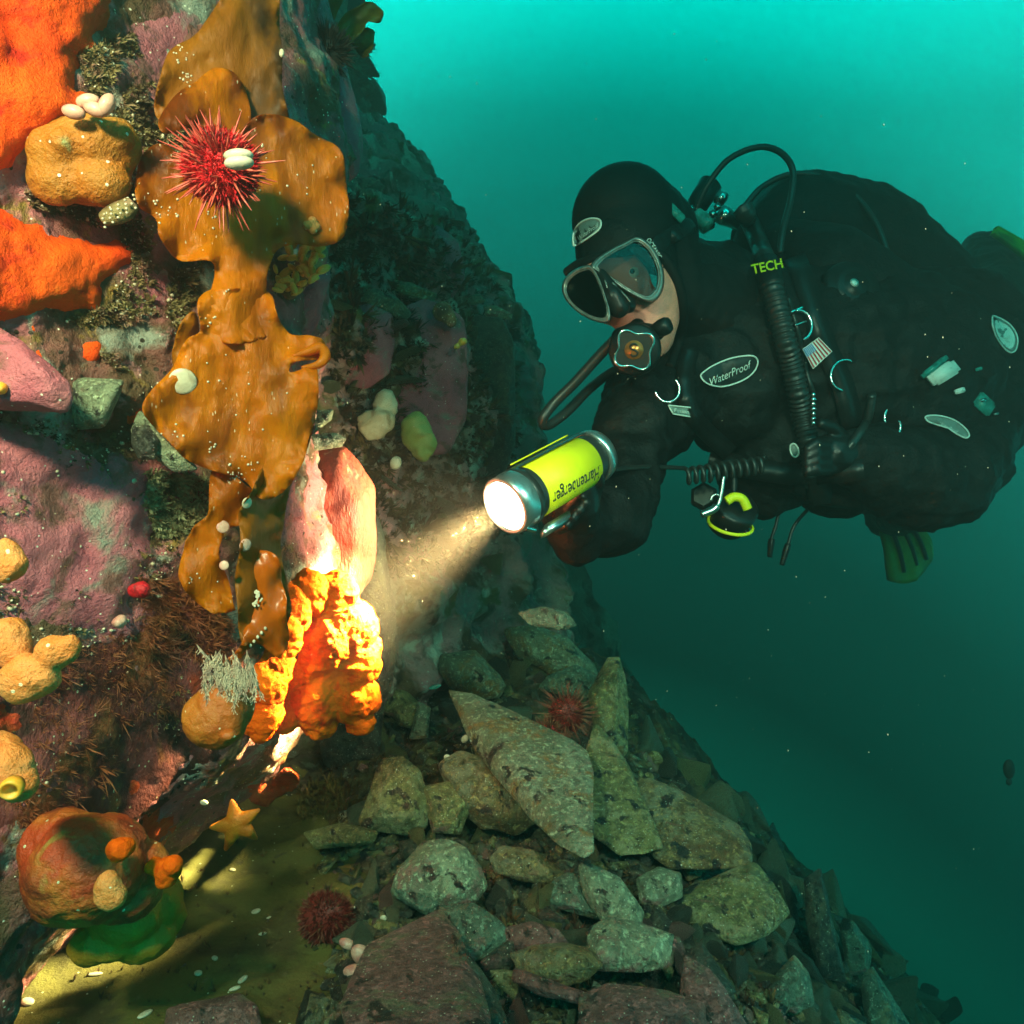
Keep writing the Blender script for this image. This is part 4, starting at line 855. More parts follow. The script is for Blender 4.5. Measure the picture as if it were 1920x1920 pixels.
m_tan = lay('tan lobed sponge', (0.50, 0.36, 0.22), [((0.60, 0.48, 0.32), 20, 0.52, 0.1), ((0.34, 0.22, 0.11), 30, 0.6, 0.06)], rough=0.6, bump=[(100, 0.5)], bdist=.004)
m_hyd = lay('pale hydroid plume', (0.75, 0.62, 0.45), [((0.45, 0.3, 0.25), 90, 0.55, 0.1)], rough=0.5, trans=(.3, (.7, .5, .35)))
m_brownhyd = lay('rusty hydroid fronds', (0.28, 0.07, 0.03), [((0.42, 0.14, 0.05), 40, 0.5, 0.12), ((0.2, 0.07, 0.05), 30, 0.58, 0.1)], rough=0.6, trans=(.3, (.5, .2, .1)))

def cd(px, py, default=.7): return min(hitd(CLIFF, px, py, 9), hitd(MID, px, py, 9), hitd(FLOOR, px, py, 9), default if False else 9) if hit(CLIFF, px, py)[0] or hit(MID, px, py)[0] or hit(FLOOR, px, py)[0] else default
def one(name, vf, mat, label, cat, group=None, kind=None, smooth=True):
    return tag(mk(name, vf[0], vf[1], mat, None, smooth), label, cat, group, kind)
def rag(poly, amp, n=4, seed=0):      # a ragged version of an outline
    P = catmull(poly, len(poly) * n, True); q = np.column_stack([P, np.zeros(len(P))])
    return P + amp * np.stack([fbm(q, .03, seed), fbm(q, .03, seed + 9)], 1) * 1.6 + amp * .6 * np.stack([fbm(q, .11, seed), fbm(q, .11, seed + 5)], 1)
def crust(name, poly, mat, label, cat, lift, s=5, amp=10, seed=0, lump=.0035, group=None, bvh=None, grain=.0014):
    B = bvh or CLIFF
    def lf(x, y, ds): k = min(1, ds / 44.0); return -.004 + (lift + .004) * (1 - (1 - k) ** 2)
    v, f = drape(rag(poly, amp, 4, seed), s, B, lf, .006)
    v, f = displace(v, f, [(lump, 22, seed + 60, 'n'), (lump * .3, 70, seed + 61, 'n'), (grain, 170, seed + 62, 'n')])
    return one(name, (v, f), mat, label, cat, group)

# ---------------------------------------------------------------- encrusting sponges on the near wall
crust('encrusting_sponge', [(-90, -60), (60, -60), (200, -50), (215, 30), (190, 70), (160, 95), (140, 150), (150, 170), (182, 175), (170, 205), (120, 240), (60, 262), (30, 320), (-20, 330), (-90, 330)], m_orange,
      'bright orange encrusting sponge covering the top left corner of the rock wall', 'sponge', .013, 6, 18, 1)
crust('encrusting_sponge', [(-90, 395), (-10, 388), (60, 415), (120, 440), (200, 440), (258, 468), (255, 500), (215, 512), (190, 540), (195, 580), (140, 590), (70, 585), (20, 600), (-90, 615)], m_orange,
      'bright orange encrusting sponge below the golden sea squirt', 'sponge', .013, 6, 16, 2)
for k, (p, lb) in enumerate([([(45, 595), (75, 600), (85, 640), (90, 680), (70, 690), (52, 650)], 'small orange sponge strip above the pink rock tip at the left edge'),
                             ([(150, 640), (180, 632), (198, 655), (185, 685), (158, 682)], 'small round orange sponge patch on the brown turf'),
                             ([(228, 690), (252, 690), (250, 712), (232, 712)], 'tiny orange sponge patch beside the kelp, above the grey rock chip'),
                             ([(262, 742), (275, 748), (258, 800), (222, 800), (228, 780), (250, 765)], 'narrow orange red sponge finger between grey rock chip and kelp'),
                             ([(-40, 1300), (20, 1310), (60, 1340), (50, 1390), (10, 1400), (-40, 1400)], 'dark red sponge patch below the large peach squirts')]):
    crust('encrusting_sponge', p, m_orange if k < 4 else m_redpatch, lb, 'sponge', .006, 4, 4, 5 + k, .003)
crust('encrusting_sponge', [(455, 1460), (480, 1450), (505, 1462), (530, 1440), (556, 1450), (552, 1480), (520, 1495), (500, 1510), (465, 1495)], m_redpatch, 'bright red sponge patch just above the orange sea star', 'sponge', .008, 4, 5, 14, .004, bvh=None)
crust('encrusting_sponge', [(200, 1440), (260, 1430), (300, 1470), (330, 1560), (290, 1600), (220, 1580), (190, 1510)], m_redpatch, 'dull dark red sponge behind the big red brown squirt', 'sponge', .004, 6, 8, 15, .004)
crust('coralline_crust', [(200, 840), (260, 850), (300, 880), (280, 940), (230, 950), (190, 900)], m_pinkrock, 'smooth pink coralline patch under the grey rock ledge', 'coralline algae', .004, 6, 8, 16, .002)
crust('coralline_crust', [(215, 520), (265, 495), (330, 500), (330, 560), (280, 600), (230, 570)], m_pinkrock, 'pink coralline patch right of the lower orange sponge', 'coralline algae', .004, 6, 8, 17, .002)
crust('coralline_crust', [(240, 40), (330, 10), (395, 20), (350, 90), (300, 150), (270, 170), (240, 110)], m_pinkrock, 'pink coralline patch left of the kelp tip', 'coralline algae', .004, 6, 8, 18, .002)
crust('coralline_crust', [(-60, 820), (60, 800), (170, 830), (230, 900), (300, 960), (290, 1050), (240, 1120), (250, 1180), (160, 1190), (60, 1180), (-60, 1200)], m_pinkrock, 'wide sheet of pink coralline crust across the left middle of the wall', 'coralline algae', .003, 7, 14, 19, .004)
for k, p in enumerate([[(22, 920), (40, 905), (48, 930), (30, 950)], [(190, 950), (212, 940), (215, 985), (196, 990)], [(195, 1000), (222, 1010), (228, 1070), (210, 1085), (192, 1060)], [(168, 880), (182, 870), (186, 915), (172, 918)]]):
    crust('algae_patch', p, m_kelp, ['olive brown algae patch near the left edge on pink rock', 'upper olive brown algae patch on the pink rock', 'lower longest olive brown algae patch on the pink rock', 'narrow olive brown algae patch beside the dark crack in pink rock'][k], 'algae', .004, 4, 3, 20 + k, .002)

m_maroon = lay('maroon crust', (0.13, 0.022, 0.018), [((0.22, 0.05, 0.05), 14, .5, .08), ((0.30, 0.09, 0.03), 26, .60, .06), ((0.04, 0.012, 0.008), 20, .58, .06), ((.30, .03, .008), 12, .64, .04)], rough=.7, bump=[(60, .8), (200, .8), (450, .5)], stretch=(1.4, 1, .6), specks=[((.5, .45, .3), 230, .22, .10)], bdist=.005)
crust('maroon_crust', [(-60, 1240), (120, 1200), (260, 1160), (350, 1100), (440, 1170), (480, 1260), (470, 1360), (400, 1440), (330, 1500), (260, 1560), (100, 1570), (-60, 1560)], m_maroon, 'streaky maroon crust across the lower wall above the big red brown squirt', 'coralline algae', .004, 7, 14, 30, .005)
# ---------------------------------------------------------------- turf growing on the wall: countless tufts and grains
def scatter(poly, n, base, size, bvh=None, sink=.3, seed=1, squash=1.0, keep=None, orient=False):
    B = bvh or CLIFF; bv0, bf0 = base; rg = np.random.default_rng(seed); P = np.array(poly, float); x0, y0 = P.min(0); x1, y1 = P.max(0); out = []; tries = 0
    while len(out) < n and tries < n * 6:
        tries += 1; x = rg.uniform(x0, x1); y = rg.uniform(y0, y1)
        if not inpoly(x, y, [tuple(p) for p in poly]): continue
        if keep is not None and not keep(x, y): continue
        l, nn = hit(B, x, y)
        if l is None: continue
        s = size * math.exp(rg.normal(0, .45))
        if orient: M = nn.to_track_quat('Z', 'Y').to_matrix() @ Matrix.Rotation(rg.uniform(0, 6.28), 3, 'Z') @ Matrix.Rotation(rg.normal(0, .35), 3, 'X')
        else: M = Matrix.Rotation(rg.uniform(0, 6.28), 3, 'Z') @ Matrix.Rotation(rg.uniform(0, 6.28), 3, 'X')
        q = (bv0 * s) @ np.array(M).T; out.append((q + np.array(tuple(l + nn * s * sink)), bf0))
    return merge(out)
def tuft(nb=7, seed=0, w=.16):
    rg = np.random.default_rng(seed); V = []; F = []
    for k in range(nb):
        g = rg.uniform(0, 6.28); t = rg.uniform(.15, .75); d = np.array([math.cos(g) * t, math.sin(g) * t, 1.0]); d /= np.linalg.norm(d); s = np.array([-math.sin(g), math.cos(g), 0]) * w
        b = len(V); L_ = rg.uniform(.7, 1.3); V += [tuple(-s * .5), tuple(s * .5), tuple(d * L_ * .55 + s), tuple(d * L_ * .55 - s), tuple(d * L_ + np.array([0, 0, -.15]))]
        F += [(b, b + 1, b + 2, b + 3), (b + 3, b + 2, b + 4)]
    return np.array(V), F
TU = [tuft(9, k, .09) for k in range(4)]
gr = ell((0, 0, 0), (1, .8, .7), sub=1)
nz2 = lambda s, th, seed: (lambda x, y: vnoise(np.array([[x, y, 0.0]]), s, seed)[0] > th)
A1 = [(140, 100), (250, 60), (280, 160), (270, 240), (340, 240), (330, 300), (250, 390), (280, 440), (390, 480), (330, 640), (300, 720), (230, 700), (150, 640), (120, 600), (200, 570), (250, 500), (180, 420), (60, 390), (30, 330), (120, 260), (180, 230)]
A2 = [(-20, 780), (250, 800), (390, 900), (390, 1000), (330, 1100), (350, 1250), (340, 1400), (180, 1500), (-20, 1500)]
one('turf', merge([scatter(A1, 1600, TU[k], .0032, seed=k, sink=0, orient=True, keep=nz2(.02, -.1, 3)) for k in range(3)]), m_turf, 'mixed brown turf', 'turf', kind='stuff')
one('turf', merge([scatter(A2, 500, TU[k], .0024, seed=10 + k, sink=0, orient=True, keep=nz2(.016, .25, 6)) for k in range(3)]), m_turf, 'mixed brown turf', 'turf', kind='stuff')
one('turf', scatter([(280, 880), (395, 900), (390, 960), (370, 1000), (300, 1010), (260, 960)], 1600, TU[0], .0036, seed=20, sink=.1, orient=True), lay('grey green turf', (0.26, 0.25, 0.12), [((0.36, 0.35, 0.2), 40, .5, .1), ((.10, .08, .03), 50, .58, .08)], rough=.8), 'grey green turf', 'turf', kind='stuff')
one('shell_grit', merge([scatter(A1, 520, gr, .0011, seed=31, sink=.4, keep=nz2(.02, -.1, 3)), scatter(A2, 600, gr, .0009, seed=32, sink=.4, keep=nz2(.02, .0, 5)), scatter([(0, 1100), (480, 1100), (480, 1500), (0, 1500)], 220, gr, .0011, seed=33, sink=.4)]), m_white2, 'pale grit', 'grit', kind='stuff')
# rusty hydroid fronds hanging over the lower wall
one('hydroids', merge([scatter([(60, 1200), (330, 1180), (350, 1330), (230, 1420), (90, 1560), (20, 1540)], 500, tuft(9, 7 + k, .022), .006, seed=40 + k, sink=0, orient=True, keep=nz2(.012, -.15, 11)) for k in range(2)] + [scatter([(250, 1080), (360, 1090), (440, 1170), (420, 1240), (280, 1230)], 700, tuft(9, 9, .022), .008, seed=45, sink=0, orient=True)]), m_brownhyd, 'rusty hydroids', 'hydroids', kind='stuff')

# ---------------------------------------------------------------- kelp: one plant of overlapping blades
kp = thing('kelp', 'golden brown kelp plant draped down the rock wall under the large red urchin', 'kelp', W(450, 1000, .64))
def kd(x, y): return .585 + (x - 250) * .00022 + .00001 * (y - 500)
def blade(poly, off_, mat, seed, s=7, amp=.013, ruffle=.006, fold=None):
    def df(x, y, ds):
        q = np.column_stack([x, y, 0 * x]); e_ = np.exp(-ds / 22.0)
        d = kd(x, y) + off_ + amp * fbm(q, .006, seed) + amp * .35 * fbm(q * np.array([1, .35, 1]), .03, seed + 1) + ruffle * e_ * np.sin((x + y * 1.3) * .045 + seed) + ruffle * .9 * e_ * fbm(q, .05, seed + 3) + .0022 * np.exp(-ds / 10.0) * np.sin((x * 1.4 - y) * .16 + 3 * fbm(q, .01, seed))
        if fold is not None: d = d + fold(x, y)
        return d
    return sheet(rag(poly, 3, 3, seed), s, df, .0008)
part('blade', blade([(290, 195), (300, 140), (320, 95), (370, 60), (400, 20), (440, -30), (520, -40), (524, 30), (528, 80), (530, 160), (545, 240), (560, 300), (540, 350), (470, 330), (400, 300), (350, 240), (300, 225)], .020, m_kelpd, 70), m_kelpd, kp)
part('blade', blade([(296, 225), (330, 180), (370, 150), (400, 128), (440, 135), (462, 170), (470, 230), (440, 260), (400, 240), (350, 240), (310, 250)], .008, m_kelp, 71), m_kelp, kp)
part('blade', blade([(258, 320), (268, 290), (300, 268), (350, 290), (420, 270), (480, 220), (540, 218), (590, 250), (640, 285), (650, 350), (655, 400), (640, 448), (600, 462), (560, 458), (520, 470), (500, 520), (500, 580), (520, 620), (470, 640), (400, 640), (385, 600), (400, 520), (392, 490), (340, 488), (300, 450), (290, 410), (258, 385)], .0, m_kelp, 72,
                    fold=lambda x, y: .008 * np.sin((x - 480) * .03) * np.clip((y - 440) / 100, 0, 1)), m_kelp, kp)
part('blade', blade([(372, 560), (420, 540), (500, 545), (520, 590), (545, 625), (590, 630), (612, 650), (600, 672), (555, 678), (545, 700), (590, 690), (598, 740), (585, 800), (570, 860), (545, 905), (520, 930), (490, 935), (455, 900), (400, 885), (345, 855), (300, 810), (268, 770), (280, 735), (320, 695), (345, 640), (375, 620)], -.006, m_kelp, 73,
                    fold=lambda x, y: -.018 * np.exp(-((x - 585) ** 2 + (y - 700) ** 2) / 1600.)), m_kelp, kp)
part('fold', tube([tuple(W(x, y, kd(x, y) - .012)) for x, y in [(548, 668), (575, 660), (600, 652), (610, 668), (596, 684), (566, 690)]], .0045, 40, 10, rfun=lambda t: .4 + .7 * math.sin(math.pi * t)), m_kelp, kp)
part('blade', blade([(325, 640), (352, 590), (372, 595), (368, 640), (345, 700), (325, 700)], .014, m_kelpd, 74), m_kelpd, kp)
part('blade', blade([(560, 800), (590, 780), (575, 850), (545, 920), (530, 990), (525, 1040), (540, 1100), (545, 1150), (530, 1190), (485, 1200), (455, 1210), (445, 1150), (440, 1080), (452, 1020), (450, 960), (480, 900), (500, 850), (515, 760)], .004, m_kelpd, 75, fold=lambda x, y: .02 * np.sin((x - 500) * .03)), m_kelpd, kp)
part('blade', blade([(395, 880), (440, 895), (480, 930), (455, 960), (455, 985), (425, 990), (412, 1040), (420, 1070), (440, 1130), (440, 1145), (400, 1148), (355, 1120), (335, 1080), (345, 1030), (365, 985), (390, 960)], .012, m_kelp, 76), m_kelp, kp)
part('blade', blade([(455, 1040), (515, 1040), (535, 1120), (540, 1200), (520, 1230), (480, 1205), (450, 1235), (425, 1250), (420, 1240), (455, 1200), (452, 1120)], -.006, lay('torch glow kelp', (.50, .085, .001), [((.6, .12, .002), 12, .5, .1)], rough=.3, trans=(.4, (.7, .2, .01))), 77), bpy.data.materials['torch glow kelp'], kp)  # torch glow through this blade is painted in as redder orange
KV = []; KF = []; nk = 0
for c in kp.children:
    me = c.data; o_ = np.array(wloc(kp)); v = np.array([tuple(x.co) for x in me.vertices]) + o_; KV.append(v); KF += [tuple(i + nk for i in p.vertices) for p in me.polygons]; nk += len(v)
KELP = bvh_of(np.concatenate(KV), KF)
rg = np.random.default_rng(5); sv = []
for cx, cy, n, r in [(345, 100, 14, 22), (352, 145, 16, 14), (300, 395, 16, 35), (390, 420, 6, 25), (430, 545, 2, 12), (400, 600, 5, 12), (480, 300, 8, 60), (395, 830, 10, 20), (440, 890, 16, 22), (470, 870, 10, 30), (430, 700, 6, 60), (560, 350, 6, 60), (380, 1090, 7, 30), (540, 460, 3, 12), (330, 810, 6, 20), (480, 750, 5, 70)]:
    for _ in range(n):
        x, y = cx + rg.normal(0, r * .5), cy + rg.normal(0, r * .5); l, nn = hit(KELP, x, y)
        if l: sv.append(ell(l, rg.uniform(.0006, .0013), sub=1))
tag(part('epiphytes', merge(sv), m_white2, kp), kind='stuff')
def limpet(px, py, r, mat, name, label, B=None, cat='shell', h=.24, group=None):
    l, nn = hit(B or KELP, px, py)
    if l is None: l = W(px, py, .6); nn = Vector((0, -1, 0))
    q = nn.lerp((CAMP - l).normalized(), .4).normalized(); R = r * PX(l.y)
    v, f = lathe(l + q * R * .02, q, [(0, R), (R * h * .35, R * .93), (R * h * .7, R * .65), (R * h, R * .2), (R * h * 1.02, .0001)], 28, up=(.2, .1, 1)); v, f = displace(v, f, [(R * .05, .5 / R, int(px), 'n')])
    return one(name, (v, f), mat, label, cat, group)
limpet(343, 715, 25, m_white2, 'limpet', 'large round tan limpet shell on the left of the middle kelp blade')
limpet(463, 943, 11, m_white2, 'limpet', 'small white round shell where the kelp narrows')
limpet(418, 988, 12, m_shell, 'limpet', 'pink oval shell on the lower left kelp strip')
limpet(460, 1022, 12, m_shell, 'limpet', 'pink oval shell on the dark kelp strip')
limpet(420, 1060, 9, m_shell, 'limpet', 'pale narrow shell at the edge between two kelp strips')
l, nn = hit(KELP, 477, 1123); l = l or W(477, 1123, .62); sv = []
for k in range(46):
    g = rg.uniform(0, 6.28); r = 16 * math.sqrt(rg.uniform(.1, 1)) * PX(l.y); sv.append(ell(l + Vector((r * math.cos(g), -.0012, r * math.sin(g) * 1.05)), (.0012, .0008, .0014), sub=1))
one('bryozoan', remesh(sv, .0005, 1), m_white2, 'white snowflake shaped bryozoan on the lowest kelp strip', 'bryozoan')
sv = [ell((hit(KELP, 470 + k * 7, 1210 - k * 8)[0] or W(470 + k * 7, 1210 - k * 8, .62)) + Vector((0, -.001, 0)), (.0018, .001, .0022), sub=1) for k in range(5)]
one('bryozoan', remesh(sv, .0006, 1), m_white2, 'thin white streak of bryozoan at the kelp tip near the lit sponge', 'bryozoan')
one('barnacle', remesh([ell((hit(KELP, 586 + a * 8, 425 + b * 8)[0] or W(586, 425, .66)) + Vector((0, -.003, 0)), .0042, sub=2) for a, b in [(-1, 0), (0, 0), (1, .3), (.2, -1), (.3, 1)]], .0008, 2), m_peach, 'knobbly pale barnacle on the right lobe of the kelp', 'barnacle')

m_redd = lay('deep red urchin', (0.15, 0.010, 0.005), [], rough=.6)
# ---------------------------------------------------------------- red urchins
def urchin(px, py, d, r, n, L_, seed, label, mb=m_urchin, ms=m_spine, w=.0007, group=None, squash=.75, name='sea_urchin', fuzz=0):
    c = W(px, py, d); R = r * PX(d); root = thing(name, label, 'urchin', c, group)
    b = displace(*ell(c, (R, R * squash, R), sub=4), [(R * .10, .9 / R, seed, 'n'), (R * .05, 4 / R, seed + 1, 'n')]); part('body', b, mb, root)
    rg = np.random.default_rng(seed); out = []
    while len(out) < n:
        q = rg.normal(size=3); q /= np.linalg.norm(q)
        if q[1] > .35: continue
        q2 = q + rg.normal(0, .16, 3); ll = L_ * PX(d) * rg.uniform(.5, 1.25); p0 = np.array(tuple(c)) + q * R * np.array([1, squash, 1]) * .95
        tip = p0 + q2 * ll; u_ = np.cross(q2, [0.2, .3, .9]); u_ /= np.linalg.norm(u_); v_ = np.cross(q2, u_); V = []
        for (p, rr) in ((p0, w * 1.3), (p0 + q2 * ll * .6, w), (tip, w * .25)):
            for s in range(5): g = s * 1.2566; V.append(p + (u_ * math.cos(g) + v_ * math.sin(g)) * rr)
        F = [(k * 5 + s, k * 5 + (s + 1) % 5, k * 5 + 5 + (s + 1) % 5, k * 5 + 5 + s) for k in (0, 1) for s in range(5)]; out.append((np.array(V), F))
    tag(part('spines', merge(out), ms, root), kind='stuff')
    if fuzz: tag(part('short_spines', merge([(tuft(5, seed + k % 5, .05)[0] * fuzz * rg.uniform(.6, 1.2) @ np.array(Vector(tuple(q_)).to_track_quat('Z', 'Y').to_matrix()).T + np.array(tuple(c)) + q_ * R * np.array([1, squash, 1]) * .96, tuft(5, seed + k % 5, .05)[1]) for k, q_ in enumerate(x / np.linalg.norm(x) for x in rg.normal(size=(900, 3)))]), mb, root), kind='stuff')
    return root
urchin(415, 315, .560, 58, 150, 44, 81, 'large crimson sea urchin with long rosy spines on the kelp, holding a white shell', fuzz=.009)
short = urchin  # keeps the tube-foot fuzz below in the same style
cc = W(447, 298, .515)
v1 = ell(cc + Vector((0, 0, .0024)), (.0105, .006, .0042), Matrix.Rotation(math.radians(-4), 3, 'Y'), sub=3); v2 = ell(cc + Vector((0.0003, 0.0005, -.0026)), (.0105, .006, .0046), Matrix.Rotation(math.radians(-4), 3, 'Y'), sub=3)
cl = thing('clam', 'small white clam shell held on top of the large crimson urchin', 'clam', cc); m_clam = lay('clam shell', (.50, .46, .36), [((.38, .32, .22), 90, .55, .08)], rough=.45, bump=[(300, .5)], bdist=.001); part('valve', v1, m_clam, cl); part('valve', v2, m_clam, cl)
urchin(1062, 1338, 1.06, 30, 150, 30, 82, 'red sea urchin with pale spine tips on top of the big grey slab', ms=m_spined, fuzz=.006, mb=m_redd, w=.0005)
urchin(1030, 1378, 1.05, 20, 200, 22, 83, 'smaller dark red sea urchin just below left of the pale spined urchin', ms=m_spined)
urchin(612, 1722, hitd(FLOOR, 612, 1752, .8) - .005, 44, 260, 14, 84, 'low dark red sea urchin on the silt beside pink pebbles', ms=m_spined, mb=m_redd, w=.0005, squash=.6, fuzz=.007)
urchin(612, 98, .93, 34, 500, 20, 85, 'black sea urchin high on the pink boulder', mb=m_dkurch, ms=m_dkurch)
urchin(760, 600, 1.40, 12, 120, 16, 86, 'tiny black sea urchin on the middle wall', mb=m_dkurch, ms=m_dkurch)

# ---------------------------------------------------------------- sea squirts and soft lumps
def blob(name, balls, mat, label, cat, vox=.0025, sm=5, disp=((.004, 30, 1, 'n'),), group=None, parent=None):
    v, f = remesh([ell(W(x, y, d), np.array(r if hasattr(r, '__len__') else (r, r, r), float) * PX(d), sub=3) for x, y, d, r in balls], vox, sm)
    v, f = displace(v, f, list(disp))
    if parent is not None: return part(name, (v, f), mat, parent)
    return one(name, (v, f), mat, label, cat, group)
gs = thing('sea_squirt', 'large golden lumpy sea squirt between the two orange sponges', 'sea squirt', W(155, 390, .58))
blob('body', [(150, 300, .575, (92, 60, 82)), (105, 285, .560, (55, 45, 52)), (215, 275, .575, (45, 40, 50)), (165, 260, .555, (40, 30, 38)), (110, 330, .565, (55, 45, 55)), (190, 340, .57, (50, 40, 45)), (225, 258, .562, 26), (118, 262, .545, 24), (158, 268, .562, (72, 45, 48))], m_gold, '', '', disp=((.005, 28, 3, 'n'), (.0015, 90, 4, 'n')), parent=gs)
for k, (x, y, a) in enumerate([(138, 210, 10), (165, 190, -10), (200, 196, -60), (178, 205, 20), (88, 1000, 0)][:4]):
    M = Matrix.Rotation(math.radians(a), 3, 'Y')
    one('shell', ell(W(x, y, .530), np.array([22, 14, 13]) * PX(.53), M, sub=3), m_shell, ['leftmost pink oval shell on the golden squirt', 'upper pink oval shell on the golden squirt', 'upright pink oval shell at the right of the shell cluster', 'small pink shell tucked between the other shells on the golden squirt'][k], 'shell', 'pink shells on the golden squirt')
fr = thing('sea_cucumber', 'small brown sea cucumber with pale papillae under the golden squirt', 'sea cucumber', W(225, 398, .6))
part('body', tube([tuple(W(x, y, .575)) for x, y in [(192, 412), (215, 402), (236, 392), (250, 378)]], .0075, 24, 12, rfun=lambda t: .4 + .7 * math.sin(math.pi * (.1 + .8 * t))), m_turf, fr)
tag(part('papillae', merge([ell(W(195 + 14 * (k // 4) + rg.uniform(-4, 4), 414 - 9 * (k // 4) + (k % 4 - 1.5) * 8, .562), .0012, sub=1) for k in range(20)]), m_white2, fr), kind='stuff')
def squirt(balls, label, mat=m_peach, siph=None, disp=((.0030, 34, 5, 'ridge'), (.0014, 90, 7, 'n'), (.0007, 200, 6, 'n')), name='sea_squirt'):
    cx, cy, d = balls[0][:3]; root = thing(name, label, 'sea squirt', W(cx, cy + 20, d))
    blob('body', balls, mat, '', '', vox=.0018, disp=disp, parent=root)
    if siph: x, y, dd, r, axv = siph; R = r * PX(dd); part('siphon', lathe(W(x, y, dd), Vector(axv), [(-R * .8, R * .9), (0, R * 1.05), (R * .5, R * .95), (R * .55, R * .7), (0, R * .6), (-R * .6, R * .3), (-R * .6, .0001)], 30), m_orange2, root)
    return root
m_orange2 = lay('orange siphon', (0.85, 0.36, 0.03), [((0.9, 0.5, 0.12), 60, .55, .1)], rough=.45, sss=(.3, (1, .5, .2), .005))
squirt([(12, 1040, .47, (26, 24, 30)), (16, 1062, .47, (28, 24, 28))], 'small peach sea squirt at the left edge above the others')
squirt([(14, 1195, .455, (34, 30, 36)), (20, 1215, .455, (34, 30, 34))], 'round peach sea squirt at the left edge, above the double one')
squirt([(62, 1268, .45, (52, 36, 40)), (105, 1225, .45, (36, 28, 34)), (50, 1278, .45, (48, 36, 36)), (128, 1212, .45, (20, 20, 22))], 'large two lobed peach sea squirt at the left edge')
squirt([(12, 1440, .45, (40, 36, 44)), (-5, 1415, .46, (40, 34, 40)), (34, 1468, .45, (28, 26, 34))], 'yellow tube shaped sea squirt with an orange mouth at the left edge', m_peach, (22, 1478, .428, 20, (.25, -.95, -.2)))
squirt([(0, 728, .50, 12)], 'tiny orange sea squirt at the left edge beside the pink rock tip', m_orange2)
squirt([(405, 1345, .60, (58, 46, 54)), (425, 1330, .60, (48, 40, 48)), (428, 1378, .575, (14, 14, 12))], 'amber ball shaped sea squirt under the white hydroid plumes', m_ball)
squirt([(160, 1625, .55, (104, 76, 88)), (160, 1630, .56, (108, 80, 92)), (115, 1590, .56, (70, 60, 60)), (200, 1600, .56, (70, 56, 66)), (230, 1670, .57, (60, 50, 50)), (255, 1620, .57, (50, 40, 36))], 'big red brown sea squirt with streaked skin at the foot of the wall', m_redsq, disp=((.004, 18, 8, 'ridge'), (.003, 50, 9, 'ridge'), (.001, 140, 7, 'n')))
squirt([(314, 1632, .545, (26, 24, 26)), (325, 1622, .540, (18, 18, 18)), (290, 1625, .55, (20, 18, 18)), (310, 1650, .545, (22, 20, 16))], 'small knobbly orange sea squirt on the right shoulder of the big red brown one', m_fire, disp=((.002, 60, 11, 'n'), (.0008, 200, 6, 'n')))
squirt([(202, 1662, .485, (22, 20, 28)), (206, 1680, .485, (25, 22, 22))], 'pale yellow pear shaped sea squirt growing on the big red brown one', m_peach)
squirt([(265, 1108, .60, 15), (255, 1108, .602, 12)], 'small red bud shaped sea squirt on the wall left of the kelp foot', m_urchin)
squirt([(225, 1165, .60, 13)], 'small pale pink bud on the wall below the red bud', m_shell)
squirt([(222, 1596, .515, (24, 20, 20)), (236, 1588, .52, (16, 14, 14))], 'orange lump of squirt above the pale pear shaped one', m_fire)
ys_ = blob('sponge', [(235, 1720, .60, (66, 44, 46)), (290, 1700, .62, (44, 36, 36)), (200, 1765, .60, (60, 40, 32)), (270, 1760, .61, (54, 40, 34)), (310, 1680, .63, (28, 24, 26)), (315, 1720, .63, (26, 24, 28)), (165, 1780, .6, (30, 24, 20))], m_ysp, 'yellow green lumpy sponge at the foot of the wall under the red brown squirt', 'sponge', disp=((.006, 24, 9, 'ridge'), (.002, 70, 3, 'n')))
# the torch-lit sponge and the salmon boulder above it
fire = [(610, 1130, .83, (60, 48, 56)), (570, 1110, .83, (34, 30, 40)), (650, 1180, .83, (60, 46, 56)), (600, 1210, .82, (70, 48, 70)), (555, 1250, .82, (62, 42, 62)), (665, 1240, .83, (50, 40, 50)), (690, 1215, .84, (28, 26, 30)), (590, 1310, .82, (50, 38, 54)), (650, 1300, .83, (52, 38, 52)), (685, 1310, .84, (24, 22, 34)), (600, 1350, .83, (34, 30, 36)), (520, 1270, .83, (40, 34, 50)), (675, 1350, .84, (22, 20, 26)), (560, 1190, .83, (44, 36, 60)), (540, 1310, .83, (34, 30, 40)), (505, 1290, .80, (40, 30, 44)), (495, 1240, .79, (30, 26, 40)), (525, 1340, .81, (34, 28, 34)), (492, 1345, .76, (38, 28, 42)), (515, 1215, .77, (28, 24, 36)), (500, 1280, .76, (34, 26, 44)), (572, 1112, .80, (44, 32, 46)), (545, 1145, .785, (36, 28, 50)), (630, 1108, .815, (40, 30, 36)), (530, 1195, .77, (34, 26, 46)), (515, 1250, .765, (34, 26, 40))]
fv_, ff_ = remesh([ell(W(x, y, d), np.array(r, float) * PX(d), sub=3) for x, y, d, r in fire], .0016, 14)
fv_, ff_ = displace(fv_, ff_, [(.006, 26, 90, 'n'), (.004, 62, 91, 'ridge'), (.0020, 120, 92, 'n'), (.001, 300, 93, 'n')])
one('sponge', (fv_, ff_), m_fire, 'lumpy orange sponge brightly lit by the torch beam', 'sponge')
